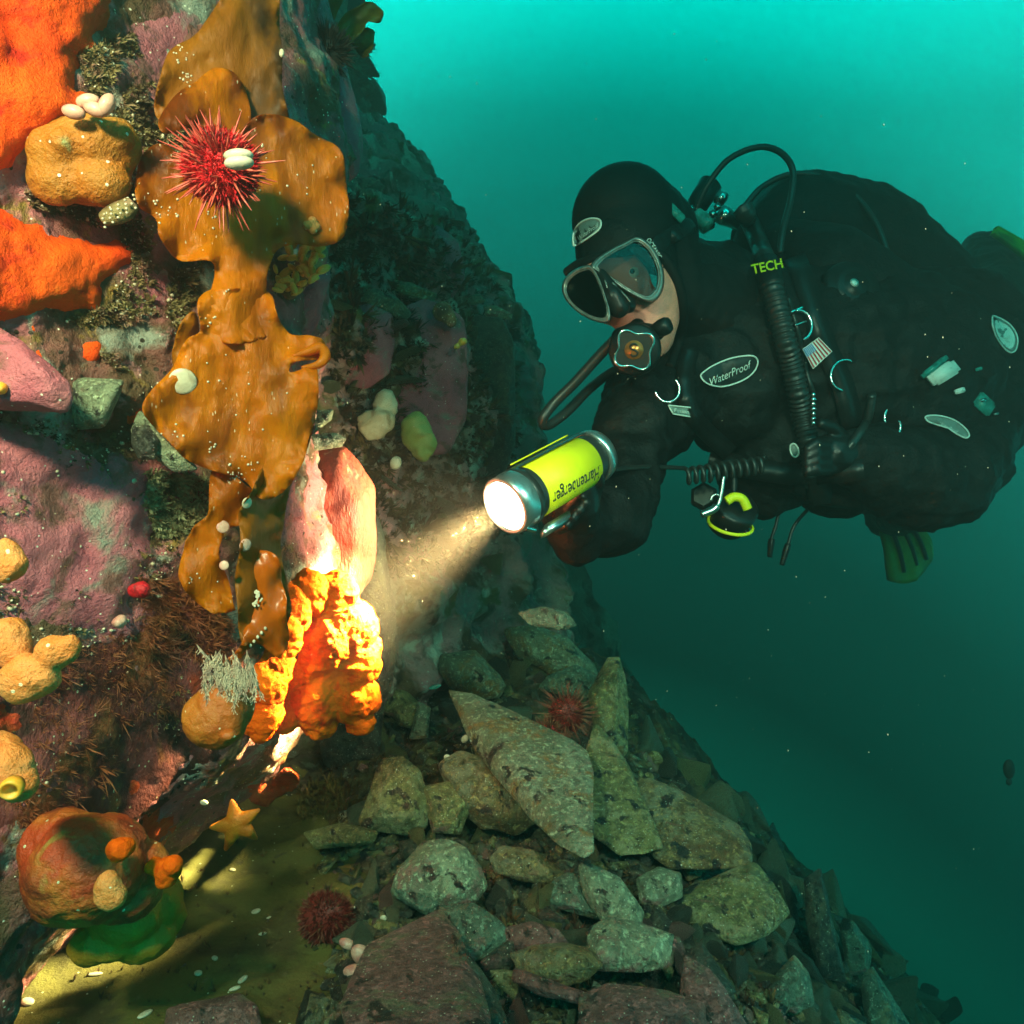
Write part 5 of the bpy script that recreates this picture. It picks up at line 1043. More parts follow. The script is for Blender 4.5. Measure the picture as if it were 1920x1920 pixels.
# ---------------------------------------------------------------- loose rocks, each a thing
def rockmat(name, base, l2, l3, sp=True, wet=.36, seed=0):
    return lay(name, base, [(l2, 12, .48, .06), (l3, 24, .54, .04), (tuple(c * .45 for c in base), 90, .54, .08), (tuple(min(.6, c * 1.7) for c in base), 150, .60, .05), ((.30, .10, .10), 9, .66, .03), ((.018, .018, .014), 30, .62, .02), ((.018, .018, .014), 75, .68, .02)], rough=wet, rvar=.12, spec=.6, bump=[(30, .9), (110, 1.0), (300, .9)], bdist=.008, specks=[((.55, .58, .45), 420, .28, .10)] if sp else None)
R_grey = rockmat('grey slate', (.27, .31, .20), (.15, .18, .10), (.26, .15, .04))
R_olive = rockmat('olive slate', (.22, .20, .075), (.16, .15, .05), (.28, .26, .13))
R_ochre = rockmat('ochre slate', (.24, .17, .06), (.20, .20, .12), (.14, .08, .03))
R_pink = rockmat('rosy slate', (.28, .12, .11), (.19, .085, .07), (.18, .16, .09))
R_pale = rockmat('pale speckled slate', (.30, .35, .22), (.17, .20, .12), (.30, .15, .12))
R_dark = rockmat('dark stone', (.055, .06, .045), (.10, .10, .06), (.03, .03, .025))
R_green = rockmat('green slate', (.12, .19, .13), (.08, .12, .08), (.17, .16, .08))
CN = {'grey': R_grey, 'olive': R_olive, 'ochre': R_ochre, 'pink': R_pink, 'pale': R_pale, 'dark': R_dark, 'green': R_green, 'salmon': m_salmon, 'pinkrock': m_pinkrock, 'cliff': m_cliff}
def hullmesh(pts, target, seed, amp, size, round_=1):
    bm = bmesh.new()
    for p in pts: bm.verts.new(p)
    bmesh.ops.convex_hull(bm, input=bm.verts[:]); bmesh.ops.delete(bm, geom=[v for v in bm.verts if not v.link_faces], context='VERTS')
    bmesh.ops.dissolve_limit(bm, angle_limit=math.radians(9), verts=bm.verts[:], edges=bm.edges[:])
    bmesh.ops.bevel(bm, geom=bm.edges[:], offset=size * .014, segments=1, affect='EDGES', clamp_overlap=True)
    bmesh.ops.triangulate(bm, faces=bm.faces[:])
    for _ in range(7):
        es = [e for e in bm.edges if e.calc_length() > target]
        if not es or len(bm.verts) > 9000: break
        bmesh.ops.subdivide_edges(bm, edges=es, cuts=1); bmesh.ops.triangulate(bm, faces=[f for f in bm.faces if len(f.verts) > 3])
    for _ in range(round_): bmesh.ops.smooth_vert(bm, verts=bm.verts[:], factor=.5, use_axis_x=True, use_axis_y=True, use_axis_z=True)
    bmesh.ops.recalc_face_normals(bm, faces=bm.faces[:])
    v, f = bm_out(bm)
    return displace(v, f, [(amp * size, .9 / size, seed, 'ridge'), (amp * .5 * size, 3.2 / size, seed + 1, 'n'), (amp * .22 * size, 9 / size, seed + 2, 'n')])
RS = [0]
def rock(outline, d, mat, label, bulge=.3, tx=0, ty=0, thick=.5, cat='rock', name='rock', group=None, amp=.028, inset=.62, res=7, ridge=None):
    """outline as photographed, facing the viewer, standing at depth d; tx, ty lean it (metres of depth per 100 px); bulge and thick in widths"""
    P0 = np.array(outline, float)
    if d is None:
        xc = P0[:, 0].mean(); d = min(1.75, hitd(FLOOR, xc, P0[:, 1].max() - .10 * np.ptp(P0[:, 1]), 1.0)) - .03
        if ty == 0: ty = -.035
        outline = [(xc + (x - xc) * 1.2, P0[:, 1].mean() + (y - P0[:, 1].mean()) * 1.14) for x, y in outline]
    RS[0] += 1; sd = 200 + RS[0] * 7; rg = np.random.default_rng(sd); P = np.array(outline, float); c = P.mean(0); size = (np.ptp(P[:, 0]) * np.ptp(P[:, 1])) ** .5 * PX(d)
    D = lambda p: d + tx * (p[0] - c[0]) / 100 + ty * (p[1] - c[1]) / 100
    pts = [tuple(W(p[0], p[1], D(p))) for p in P]
    for p in P:
        k = inset * rg.uniform(.85, 1.15); q = c + (p - c) * k; pts.append(tuple(W(q[0], q[1], D(q) - bulge * size * rg.uniform(.55, 1.0))))
        q = c + (p - c) * rg.uniform(.6, .9); pts.append(tuple(W(q[0], q[1], D(q) + thick * size * rg.uniform(.7, 1))))
    v, f = hullmesh(pts, res * PX(d), sd, amp, size)
    return one(name, (v, f), CN[mat], label, cat, group)

# on and beside the wall
rock([(0, 612), (45, 640), (85, 680), (128, 720), (134, 750), (126, 772), (60, 775), (0, 772), (-60, 770), (-60, 620)], .52, 'pinkrock', 'pink tipped rock wedge jutting in at the left edge', bulge=.25, amp=.03)
rock([(128, 715), (160, 708), (232, 712), (228, 735), (212, 752), (200, 775), (195, 800), (150, 805), (120, 780)], .60, 'pale', 'grey white rock chip between the pink wedge and the kelp', bulge=.25)
rock([(262, 770), (300, 810), (350, 855), (372, 880), (330, 885), (280, 850), (245, 810)], .62, 'pale', 'pale ledge of rock under the left edge of the kelp', bulge=.2)
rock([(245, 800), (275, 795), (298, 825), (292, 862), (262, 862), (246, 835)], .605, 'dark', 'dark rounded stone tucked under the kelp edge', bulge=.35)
rock([(555, 850), (600, 838), (640, 840), (672, 868), (696, 910), (702, 980), (700, 1040), (690, 1085), (660, 1130), (600, 1140), (540, 1100), (520, 1020), (530, 920)], .92, 'salmon', 'tall salmon pink boulder right of the kelp, above the lit sponge', bulge=.28, thick=.6, name='boulder', cat='boulder', amp=.045)
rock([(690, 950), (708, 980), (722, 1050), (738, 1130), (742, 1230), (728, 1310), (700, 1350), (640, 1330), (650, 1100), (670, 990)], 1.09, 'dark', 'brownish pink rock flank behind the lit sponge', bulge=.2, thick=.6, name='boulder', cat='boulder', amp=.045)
rock([(528, -60), (600, -40), (625, 40), (650, 110), (655, 180), (676, 230), (680, 280), (665, 330), (640, 345), (590, 300), (540, 250), (515, 120)], .96, 'pinkrock', 'big pink coralline boulder right of the kelp top', bulge=.22, thick=.6, name='boulder', cat='boulder', amp=.03)
rock([(520, 430), (580, 440), (612, 470), (618, 520), (600, 560), (596, 610), (570, 640), (530, 620), (515, 560), (512, 490)], .80, 'pinkrock', 'pink rock knob carrying the yellow bud cluster', bulge=.2, thick=.6, name='boulder', cat='boulder')
rock([(580, 770), (625, 768), (622, 785), (600, 800), (588, 815), (572, 800)], .86, 'pale', 'small pale rock chip right of the kelp above the salmon boulder', bulge=.2)
rock([(568, 815), (630, 812), (650, 822), (640, 838), (590, 846), (562, 838)], .85, 'pale', 'flat pale rock chip lying on the salmon boulder', bulge=.2)
# middle wall blocks
rock([(600, 580), (650, 570), (700, 572), (735, 590), (740, 640), (730, 700), (690, 730), (630, 720), (600, 660)], 1.33, 'pinkrock', 'square pinkish block at the left of the middle wall', bulge=.15, thick=.5, name='boulder', cat='boulder')
rock([(735, 590), (790, 560), (830, 570), (868, 600), (876, 680), (872, 790), (840, 850), (770, 860), (720, 800), (725, 680)], 1.42, 'pinkrock', 'tall dusky pink block in the middle of the far wall', bulge=.12, thick=.5, name='boulder', cat='boulder')
rock([(650, 545), (690, 536), (745, 560), (772, 588), (760, 600), (700, 585), (640, 562)], 1.34, 'green', 'thin green slate ledge, lower left of the two stacked ledges', bulge=.12, thick=1.0)
rock([(715, 522), (770, 530), (820, 552), (812, 570), (770, 562), (712, 538)], 1.44, 'grey', 'thin pale slate ledge, upper right of the two stacked ledges', bulge=.12, thick=1.0)
rock([(905, 572), (930, 573), (962, 590), (958, 600), (910, 592)], 1.75, 'pale', 'small bright slate tip jutting from the dark block', bulge=.1, thick=1.5)
rock([(868, 555), (900, 552), (912, 565), (890, 572), (866, 568)], 1.7, 'green', 'small slate tip beside the bright jutting one', bulge=.1, thick=1.2)
rock([(650, 335), (700, 333), (722, 350), (700, 375), (670, 385), (648, 375)], 1.45, 'green', 'pale green rock lump right of the kelp lobe', bulge=.2, thick=.8)
rock([(770, 320), (805, 325), (812, 350), (790, 345), (760, 338)], 2.4, 'green', 'pale green slate on the ridge against open water', bulge=.2, thick=.8)
rock([(880, 590), (940, 596), (962, 640), (968, 720), (966, 830), (940, 900), (890, 900), (872, 800), (878, 680)], 1.72, 'dark', 'tall dark block at the corner of the middle wall', bulge=.12, thick=.5, name='boulder', cat='boulder')
rock([(820, 420), (860, 455), (872, 520), (850, 560), (790, 555), (760, 520), (780, 450)], 1.65, 'pinkrock', 'dull rounded block above the slate ledges', bulge=.2, thick=.5, name='boulder', cat='boulder')
# big slabs of the rubble slope
rock([(868, 1312), (905, 1318), (960, 1345), (1010, 1368), (1060, 1392), (1090, 1412), (1100, 1450), (1102, 1520), (1098, 1580), (1080, 1592), (1040, 1570), (1000, 1530), (960, 1470), (905, 1400)], None, 'grey', 'largest grey slab of the rubble slope, under the red urchins', bulge=.07, ty=-.10, tx=-.02, thick=.22, amp=.016, inset=.8, name='slab', cat='slab', res=5)
rock([(1122, 1370), (1150, 1400), (1180, 1450), (1212, 1530), (1232, 1580), (1200, 1590), (1160, 1592), (1130, 1560), (1105, 1550), (1100, 1440)], None, 'olive', 'pointed olive slab standing right of the largest grey slab', bulge=.08, ty=-.08, thick=.25, amp=.016, inset=.8, name='slab', cat='slab', res=5)
rock([(1192, 1470), (1230, 1470), (1280, 1492), (1330, 1520), (1370, 1545), (1390, 1580), (1392, 1618), (1320, 1622), (1260, 1620), (1235, 1600), (1210, 1530)], None, 'ochre', 'rounded ochre slab at the right end of the slope crest', bulge=.08, ty=-.08, thick=.25, amp=.016, inset=.8, name='slab', cat='slab', res=5)
rock([(720, 1432), (752, 1428), (780, 1450), (796, 1500), (790, 1545), (765, 1556), (690, 1548), (684, 1535), (705, 1480)], None, 'olive', 'blocky olive green rock on the silt above the shell bits', bulge=.25, thick=.5)
rock([(835, 1232), (890, 1226), (925, 1262), (940, 1285), (930, 1305), (880, 1310), (850, 1290), (832, 1260)], None, 'grey', 'grey angular block behind the peak of the largest slab', bulge=.25, thick=.5)
rock([(770, 1165), (800, 1158), (838, 1170), (850, 1182), (815, 1222), (790, 1236), (775, 1205)], None, 'olive', 'pale triangular rock in the torch haze', bulge=.2)
rock([(848, 1180), (872, 1175), (884, 1205), (870, 1225), (835, 1225), (818, 1222)], None, 'ochre', 'brownish rock right of the pale triangular one', bulge=.2)
rock([(980, 1150), (1020, 1140), (1060, 1150), (1075, 1172), (1050, 1180), (1000, 1172)], None, 'green', 'pale green flat stone at the back of the slope', bulge=.2)
rock([(960, 1185), (1010, 1180), (1060, 1200), (1100, 1240), (1110, 1262), (1040, 1262), (980, 1230)], None, 'grey', 'broad blue grey rock at the back of the slope', bulge=.2)
rock([(1128, 1270), (1140, 1240), (1160, 1240), (1172, 1290), (1170, 1400), (1150, 1420), (1120, 1360), (1110, 1300)], None, 'olive', 'upright olive stone at the crest behind the pointed slab', bulge=.2)
rock([(1035, 1270), (1080, 1252), (1120, 1272), (1130, 1300), (1110, 1320), (1050, 1300), (1020, 1290)], None, 'green', 'greenish stone behind the red urchins', bulge=.2)
rock([(755, 1640), (775, 1612), (800, 1585), (838, 1582), (865, 1595), (890, 1625), (902, 1660), (880, 1690), (850, 1700), (790, 1690), (750, 1672)], None, 'pale', 'pale speckled boulder with pink rim at the middle of the slope', bulge=.22, thick=.5, amp=.03)
rock([(925, 1600), (950, 1590), (1000, 1598), (1050, 1640), (1040, 1655), (980, 1650), (935, 1635)], None, 'ochre', 'narrow wet ochre rock right of the speckled boulder', bulge=.2)
rock([(745, 1668), (790, 1672), (825, 1690), (800, 1715), (760, 1690)], None, 'green', 'small green triangular chip below the speckled boulder', bulge=.2)
rock([(1010, 1680), (1065, 1640), (1090, 1645), (1118, 1700), (1122, 1720), (1080, 1712), (1030, 1695)], None, 'green', 'teal green triangular rock near the middle of the lower slope', bulge=.2)
rock([(1095, 1622), (1160, 1650), (1180, 1680), (1200, 1710), (1190, 1740), (1140, 1735), (1105, 1680)], None, 'pale', 'pale pinkish slab leaning beside the teal triangular rock', bulge=.15)
rock([(1115, 1745), (1150, 1725), (1200, 1735), (1250, 1755), (1242, 1810), (1200, 1818), (1110, 1810)], None, 'pale', 'pale block with an ochre stain under the leaning slab', bulge=.2)
rock([(1260, 1685), (1320, 1660), (1408, 1626), (1440, 1665), (1464, 1710), (1430, 1745), (1380, 1765), (1330, 1745), (1290, 1720)], None, 'olive', 'broad olive slab at the right of the lower slope', bulge=.12, ty=-.06, thick=.25, amp=.016, inset=.8, name='slab', cat='slab')
rock([(1285, 1600), (1300, 1580), (1318, 1590), (1312, 1640), (1290, 1648), (1280, 1630)], None, 'ochre', 'short upright stone below the rounded ochre slab', bulge=.3)
rock([(1200, 1650), (1235, 1630), (1270, 1640), (1272, 1680), (1230, 1700), (1205, 1690)], None, 'grey', 'small grey block between pale and olive slabs', bulge=.25)
rock([(705, 1780), (820, 1722), (850, 1760), (880, 1840), (900, 1900), (900, 1960), (680, 1960), (660, 1880), (690, 1820)], None, 'pink', 'large flat rosy slab at the bottom of the slope with black spots', bulge=.08, ty=-.07, thick=.25, amp=.014, inset=.82, name='slab', cat='slab', res=5)
rock([(830, 1705), (890, 1700), (930, 1730), (950, 1755), (915, 1790), (880, 1795), (850, 1750)], None, 'green', 'green yellow square slab above the rosy slab', bulge=.15)
rock([(855, 1760), (880, 1790), (920, 1850), (950, 1930), (900, 1940), (885, 1860)], None, 'dark', 'thin dark slate edge along the right of the rosy slab', bulge=.15)
rock([(948, 1745), (1000, 1730), (1040, 1745), (1060, 1775), (1010, 1785), (960, 1775)], None, 'pink', 'rosy rock behind the ochre pebble', bulge=.25)
rock([(970, 1790), (1010, 1775), (1060, 1772), (1100, 1780), (1118, 1810), (1090, 1835), (1050, 1845), (990, 1830)], None, 'ochre', 'oval ochre boulder in the bottom middle of the slope', bulge=.3, thick=.5)
rock([(975, 1820), (1030, 1845), (1090, 1862), (1080, 1880), (1010, 1862), (970, 1840)], None, 'pink', 'long rosy sliver under the oval ochre boulder', bulge=.2)
rock([(1105, 1870), (1150, 1850), (1230, 1860), (1300, 1885), (1310, 1960), (1100, 1960)], None, 'pink', 'rosy slab with black crust at the bottom edge', bulge=.12, ty=-.05, name='slab', cat='slab')
rock([(1290, 1800), (1335, 1830), (1390, 1920), (1400, 1960), (1300, 1960), (1285, 1880)], None, 'pink', 'dark rosy slab leaning at the bottom right', bulge=.15, name='slab', cat='slab')
rock([(1460, 1830), (1488, 1795), (1512, 1830), (1520, 1880), (1490, 1895), (1440, 1870)], None, 'green', 'pale green pointed shell like stone at the lower right', bulge=.2)
rock([(1515, 1660), (1540, 1640), (1552, 1700), (1575, 1790), (1580, 1830), (1540, 1820), (1520, 1740)], None, 'dark', 'tall dark upright slate at the right edge of the slope', bulge=.15)
rock([(1580, 1750), (1600, 1732), (1630, 1780), (1626, 1820), (1590, 1826)], None, 'green', 'green stone right of the tall dark slate', bulge=.2)
rock([(1620, 1840), (1640, 1820), (1662, 1860), (1705, 1930), (1700, 1960), (1630, 1960)], None, 'green', 'green stone at the far lower right of the slope', bulge=.2)
rock([(740, 1330), (775, 1318), (790, 1335), (780, 1365), (750, 1358)], None, 'olive', 'small square stone right of the lit sponge', bulge=.3)
rock([(785, 1320), (805, 1330), (800, 1380), (770, 1382)], None, 'grey', 'narrow grey stone beside the small square stone', bulge=.3)
rock([(700, 1285), (760, 1300), (790, 1330), (740, 1345), (695, 1320)], None, 'olive', 'flat brown green stone beside the lit sponge', bulge=.2)
rock([(580, 1562), (640, 1545), (700, 1560), (690, 1580), (600, 1590)], None, 'olive', 'flat silted slab left of the blocky olive rock', bulge=.2)
rock([(330, 1895), (440, 1870), (470, 1890), (480, 1960), (320, 1960)], None, 'pink', 'dark crusted pinkish rock at the bottom edge of the silt', bulge=.15)
rock([(800, 1480), (850, 1470), (880, 1500), (860, 1560), (815, 1555)], None, 'olive', 'olive green stone between blocky rock and grey slab', bulge=.25)
rock([(870, 1420), (930, 1440), (975, 1500), (995, 1530), (960, 1555), (905, 1545), (860, 1500), (840, 1440)], None, 'ochre', 'brown mossy rock wedged under the grey slab', bulge=.25, amp=.05)
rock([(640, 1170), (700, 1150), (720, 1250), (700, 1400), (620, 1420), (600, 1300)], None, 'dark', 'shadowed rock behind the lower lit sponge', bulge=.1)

# ---------------------------------------------------------------- small loose stones: a few shapes, copied
shapes = []
for k in range(9):
    rg = np.random.default_rng(300 + k); q = rg.normal(size=(9, 3)); q /= np.linalg.norm(q, axis=1, keepdims=True); q *= np.array([1, rg.uniform(.6, .9), rg.uniform(.35, .7)]) * rg.uniform(.8, 1.1, (9, 1))
    v, f = hullmesh([tuple(p) for p in q], .22, 300 + k, .04, 1.2, 1); me = bpy.data.meshes.new('stone'); me.from_pydata(v.tolist(), [], f); me.polygons.foreach_set('use_smooth', [True] * len(me.polygons)); shapes.append(me)
kinds = [('grey', R_grey), ('olive', R_olive), ('ochre brown', R_ochre), ('rosy', R_pink), ('pale speckled', R_pale), ('dark', R_dark), ('green', R_green)]
bases = {}
for si, me in enumerate(shapes):
    for kn, km in kinds: m2 = me.copy(); m2.materials.append(km); bases[(si, kn)] = m2
zones = [([(660, 1560), (900, 1680), (1500, 1650), (1560, 1960), (560, 1960), (680, 1700)], 104, (24, 58), 'on the lower slope', [0, 1, 2, 3, 4, 5, 6, 5, 1]),
         ([(700, 1250), (1180, 1160), (1220, 1560), (900, 1640), (640, 1560)], 48, (22, 50), 'among the big slabs', [0, 1, 2, 5, 6, 5, 1, 3]),
         ([(1180, 1400), (1450, 1560), (1780, 1900), (1500, 1960), (1250, 1600)], 44, (26, 68), 'on the dim right flank of the slope', [6, 6, 5, 0]),
         ([(760, 1100), (1120, 1050), (1200, 1300), (760, 1260)], 14, (14, 40), 'at the shaded back of the slope', [6, 1, 5, 0]),
         ([(420, 1560), (720, 1560), (660, 1900), (60, 1940), (250, 1830)], 9, (5, 10), 'half sunk in the silt', [1, 2, 5])]
rg = np.random.default_rng(77); cnt = {}
for poly, n, (s0, s1), where, kk in zones:
    done = 0
    while done < n:
        x = rg.uniform(min(p[0] for p in poly), max(p[0] for p in poly)); y = rg.uniform(min(p[1] for p in poly), max(p[1] for p in poly))
        if not inpoly(x, y, poly): continue
        l, nn = hit(FLOOR, x, y)
        if l is None or l.y > 3.2: done += 1; continue
        kn, km = kinds[kk[int(rg.integers(len(kk)))]]; s = rg.uniform(s0, s1) * PX(min(l.y, 1.6)) * 1.0; me = bases[(int(rg.integers(9)), kn)]
        o = bpy.data.objects.new('stone', me); COL.objects.link(o); o.location = l + nn * s * .25; o.scale = (s, s, s * rg.uniform(.7, 1.2))
        o.rotation_euler = (nn.to_track_quat('Z', 'Y') @ Matrix.Rotation(rg.uniform(0, 6.28), 3, 'Z').to_quaternion() @ Matrix.Rotation(rg.normal(0, .55), 3, 'X').to_quaternion()).to_euler()
        size = 'small' if s < (s0 + (s1 - s0) * .5) * PX(min(l.y, 1.6)) else 'larger'
        tag(o, '%s %s loose stone %s' % (size, kn, where), 'stone', 'loose stones ' + where); done += 1
pebs = [hullmesh([tuple(p) for p in (lambda q: q / np.linalg.norm(q, axis=1, keepdims=True) * np.array([1, .8, .5]))(np.random.default_rng(500 + k).normal(size=(9, 3)))], 9, 500 + k, .0, 1.2, 0) for k in range(4)]
ZR = [(600, 1600), (700, 1400), (760, 1150), (1120, 1120), (1240, 1450), (1480, 1600), (1800, 1900), (1800, 1990), (560, 1990), (660, 1700)]
for k, (mm_, n_, s_) in enumerate([(R_dark, 1500, .009), (R_olive, 350, .009), (R_grey, 200, .008), (R_ochre, 250, .009), (R_pink, 160, .008)]):
    one('gravel', scatter(ZR, n_, pebs[k % 4], s_, bvh=FLOOR, sink=.1, seed=600 + k), mm_, 'gravel between the rocks', 'gravel', kind='stuff')
for k in range(14):                 # bigger stones that break the edge of the slope
    t = (k + .5) / 14; x = 1190 + 560 * t + rg.normal(0, 14); y = 1370 + 540 * t ** 1.05 + rg.normal(0, 16); l = None
    for q in range(40):
        l, nn = hit(FLOOR, x, y)
        if l is not None and l.y < 2.6: break
        x -= 6; y += 4
    if l is None: continue
    kn = ['green', 'dark', 'olive', 'grey'][k % 4]; s = rg.uniform(34, 62) * PX(min(l.y, 2.2)); o = bpy.data.objects.new('stone', bases[(int(rg.integers(9)), kn)]); COL.objects.link(o)
    o.location = l + nn * s * .2; o.scale = (s, s * .8, s * rg.uniform(.8, 1.5)); o.rotation_euler = (rg.uniform(-.9, .9), rg.uniform(-.9, .9), rg.uniform(0, 6.28))
    tag(o, '%s stone jutting from the right edge of the slope' % kn, 'stone', 'stones along the edge of the slope')
# ledge stones crusting the middle and far walls
for poly, n, B, (s0, s1), where, kk in [([(600, 360), (860, 420), (960, 600), (960, 1050), (720, 1120), (600, 700)], 40, MID, (22, 56), 'stuck on the middle wall', [0, 3, 4, 6, 3, 1]), ([(660, 0), (740, 100), (860, 360), (960, 560), (1040, 760), (1060, 1000), (960, 1000), (700, 300), (640, 100)], 28, FAR, (26, 70), 'on the hazy far ridge', [6, 0, 4])]:
    done = 0
    while done < n:
        x = rg.uniform(min(p[0] for p in poly), max(p[0] for p in poly)); y = rg.uniform(min(p[1] for p in poly), max(p[1] for p in poly))
        if not inpoly(x, y, poly): continue
        done += 1; l, nn = hit(B, x, y)
        if l is None or l.y > 5: continue
        kn, km = kinds[kk[int(rg.integers(len(kk)))]]; s = rg.uniform(s0, s1) * PX(l.y); me = bases[(int(rg.integers(9)), kn)]
        o = bpy.data.objects.new('stone', me); COL.objects.link(o); o.location = l + nn * s * .1; o.scale = (s, s, s * (.45 if B is MID else .9))
        o.rotation_euler = tuple(rg.uniform(-.6, .6, 2)) + (rg.uniform(0, 6.28),)
        tag(o, '%s stone %s' % (kn, where), 'stone', 'stones ' + where)

# ---------------------------------------------------------------- life on the rocks
bc = thing('bud_cluster', 'cluster of yellow almond shaped buds on the pink rock knob right of the kelp', 'sea squirt cluster', W(575, 560, .72))
rg = np.random.default_rng(12)
for k in range(44):
    t = rg.uniform(0, 1); x = 545 + 62 * t + rg.normal(0, 10) - 30 * (k % 3 == 0); y = 525 - 55 * t + rg.normal(0, 22); d = .735 + rg.uniform(-.02, .01); L_ = rg.uniform(9, 17)
    M = Matrix.Rotation(math.radians(-35 + rg.normal(0, 40)), 3, 'Y') @ Matrix.Rotation(rg.normal(0, .5), 3, 'Z')
    part('bud', ell(W(x, y, d), np.array([L_, L_ * .48, L_ * .48]) * PX(d), M, sub=2), m_bud, bc)
part('stalk', remesh(chain([(W(540, 545, .755), .010), (W(575, 500, .75), .014), (W(600, 475, .75), .009)]), .003, 3), m_turf, bc)
st = thing('sea_star', 'small orange yellow sea star on the dark rock above the silt', 'sea star', W(440, 1560, .74))
arms = [(395, 1552), (434, 1502), (484, 1520), (482, 1570), (425, 1590)]; c = (443, 1545); sp_l = []
for (x, y) in arms:
    z = .735 + (0.012 if y > 1560 else -.004)
    sp_l += chain([SP(c[0], c[1], .735, 21), SP((c[0] * .45 + x * .55), (c[1] * .45 + y * .55), .733, 12), SP(x, y, z, 4.5)], .25)
v, f = remesh(sp_l, .0012, 8); cc = np.array(tuple(W(*c, .735))); v[:, 1] = cc[1] + (v[:, 1] - cc[1]) * .8
part('body', displace(v, f, [(.0006, 160, 3, 'n')]), m_star, st)
hy = thing('hydroid_plume', 'tuft of silvery white feathery hydroids above the amber squirt', 'hydroid', W(420, 1300, .56)); rg = np.random.default_rng(8); pl = []
for k in range(46):
    x = rg.uniform(368, 480); y0 = 1235 + rg.normal(0, 10) + (x - 420) * .1; L_ = rg.uniform(30, 75); dx = rg.normal(6, 16)
    pl.append(tube([tuple(W(x, y0, .565)), tuple(W(x + dx * .4, y0 + L_ * .5, .535)), tuple(W(x + dx, y0 + L_, .545))], .0008, 9, 5, rfun=lambda t: .35 + .9 * math.sin(math.pi * t)))
    for j in range(30):
        t = rg.uniform(.1, 1); a = rg.uniform(-1.2, 1.2); bx, by = x + dx * t, y0 + L_ * t
        pl.append(tube([tuple(W(bx, by, .538)), tuple(W(bx + math.sin(a) * 8, by + 9, .530))], .00025, 3, 4, smooth=False))
tag(part('plumes', merge(pl), m_hyd, hy), kind='stuff')
for k, (x, y, d, r, a, lb) in enumerate([(652, 1770, .82, (18, 10, 10), 25, 'upper pink pebble beside the low red urchin'), (678, 1790, .81, (24, 14, 17), 40, 'largest pink pebble beside the low red urchin'), (668, 1822, .80, (24, 14, 12), 5, 'grey pink pebble under the two pink ones')]):
    d = hitd(FLOOR, x, y + 14, d) - .006; one('pebble', displace(*ell(W(x, y, d), np.array(r) * PX(d), Matrix.Rotation(math.radians(a), 3, 'Y'), sub=3), [(.0012, 60, k, 'n')]), m_shell, lb, 'pebble', 'pink pebbles by the low urchin')
def bit(x, y, a, b, ang, B, label, mat=m_white2, name='shell_bit'):
    l, nn = hit(B, x, y); l = l or W(x, y, 1)
    M = nn.to_track_quat('Z', 'Y').to_matrix() @ Matrix.Rotation(math.radians(ang), 3, 'Z') if nn else None
    return one(name, ell(l + (nn or Vector((0, 0, 1))) * .001, np.array([a, b, b * .5]) * PX(l.y), M, sub=2), mat, label, 'shell', 'shell bits on the silt' if B is FLOOR else None)
for k, (x, y, a, b, g) in enumerate([(480, 1710, 9, 6, 20), (504, 1722, 5, 3, 60), (492, 1752, 8, 4, -20), (403, 1798, 9, 5, 10), (372, 1826, 9, 6, 0), (440, 1855, 11, 5, 15), (178, 1828, 14, 5, -20), (52, 1880, 16, 9, 10), (272, 1903, 15, 7, 0), (455, 1838, 12, 6, 30), (655, 1862, 20, 6, 0), (646, 1530, 9, 15, 10), (436, 1632, 7, 4, 0), (610, 1680, 7, 5, 0), (470, 1900, 14, 20, 0), (542, 1925, 6, 4, 40)]):
    bit(x, y, a, b, g, FLOOR, ['white shell bit, largest of the trio left of the low urchin', 'tiny shell flake below the largest of the trio', 'white curved shell bit under the trio', 'white shell curl in the middle of the silt', 'faint round shell on the silt', 'pale oval shell low on the silt', 'bluish shell splinter under the yellow green sponge', 'bright white shell in the bottom left corner', 'white shell oval near the bottom edge', 'dull shell right of the pale oval one', 'long bluish shell under the pink pebbles', 'upright white shell beside the silted slab', 'shell flake at the top of the silt', 'yellowish shell above the low urchin', 'greenish shell by the crusted rock at the bottom', 'last shell flake at the bottom edge'][k])
def fix(x, y, d, a, b, ang, label, mat=m_white2):
    if y > 1200: a *= .75; b *= .75; d = min(d, hitd(FLOOR, x, y + 4, d) - .004)
    return one('shell_bit', displace(*ell(W(x, y, d), np.array([a, b * .6, b]) * PX(d), Matrix.Rotation(math.radians(ang), 3, 'Y'), sub=3), [(.0012, 90, int(x), 'n')]), mat, label, 'shell')
fix(872, 1385, 1.07, 11, 8, -50, 'white shell on the pink crust beside the largest grey slab'); fix(838, 1420, 1.06, 9, 8, 0, 'round white shell left of the mossy rock'); fix(803, 1480, .99, 9, 12, 60, 'white oval shell right of the blocky olive rock')
fix(815, 1288, 1.22, 16, 5, -15, 'bright teal shell splinter below the hazy rocks', m_teal); fix(719, 1722, .90, 9, 8, 0, 'round pale shell above the rosy slab'); fix(742, 868, 1.28, 11, 13, 20, 'pale blue shell on the middle wall above the torch haze', m_white2)
fix(528, 100, .60, 5, 8, 0, 'bright white shell chip at the right edge of the kelp top'); fix(383, 1505, .73, 10, 6, 10, 'white shell left of the orange sea star')
blob('sponge', [(700, 800, 1.30, (26, 18, 22)), (722, 762, 1.31, (20, 16, 30)), (715, 790, 1.30, (20, 16, 26)), (690, 790, 1.30, (18, 14, 18))], m_tan, 'tan lobed sponge standing on the middle wall', 'sponge', vox=.0035, disp=((.007, 24, 5, 'ridge'), (.003, 70, 4, 'n')))
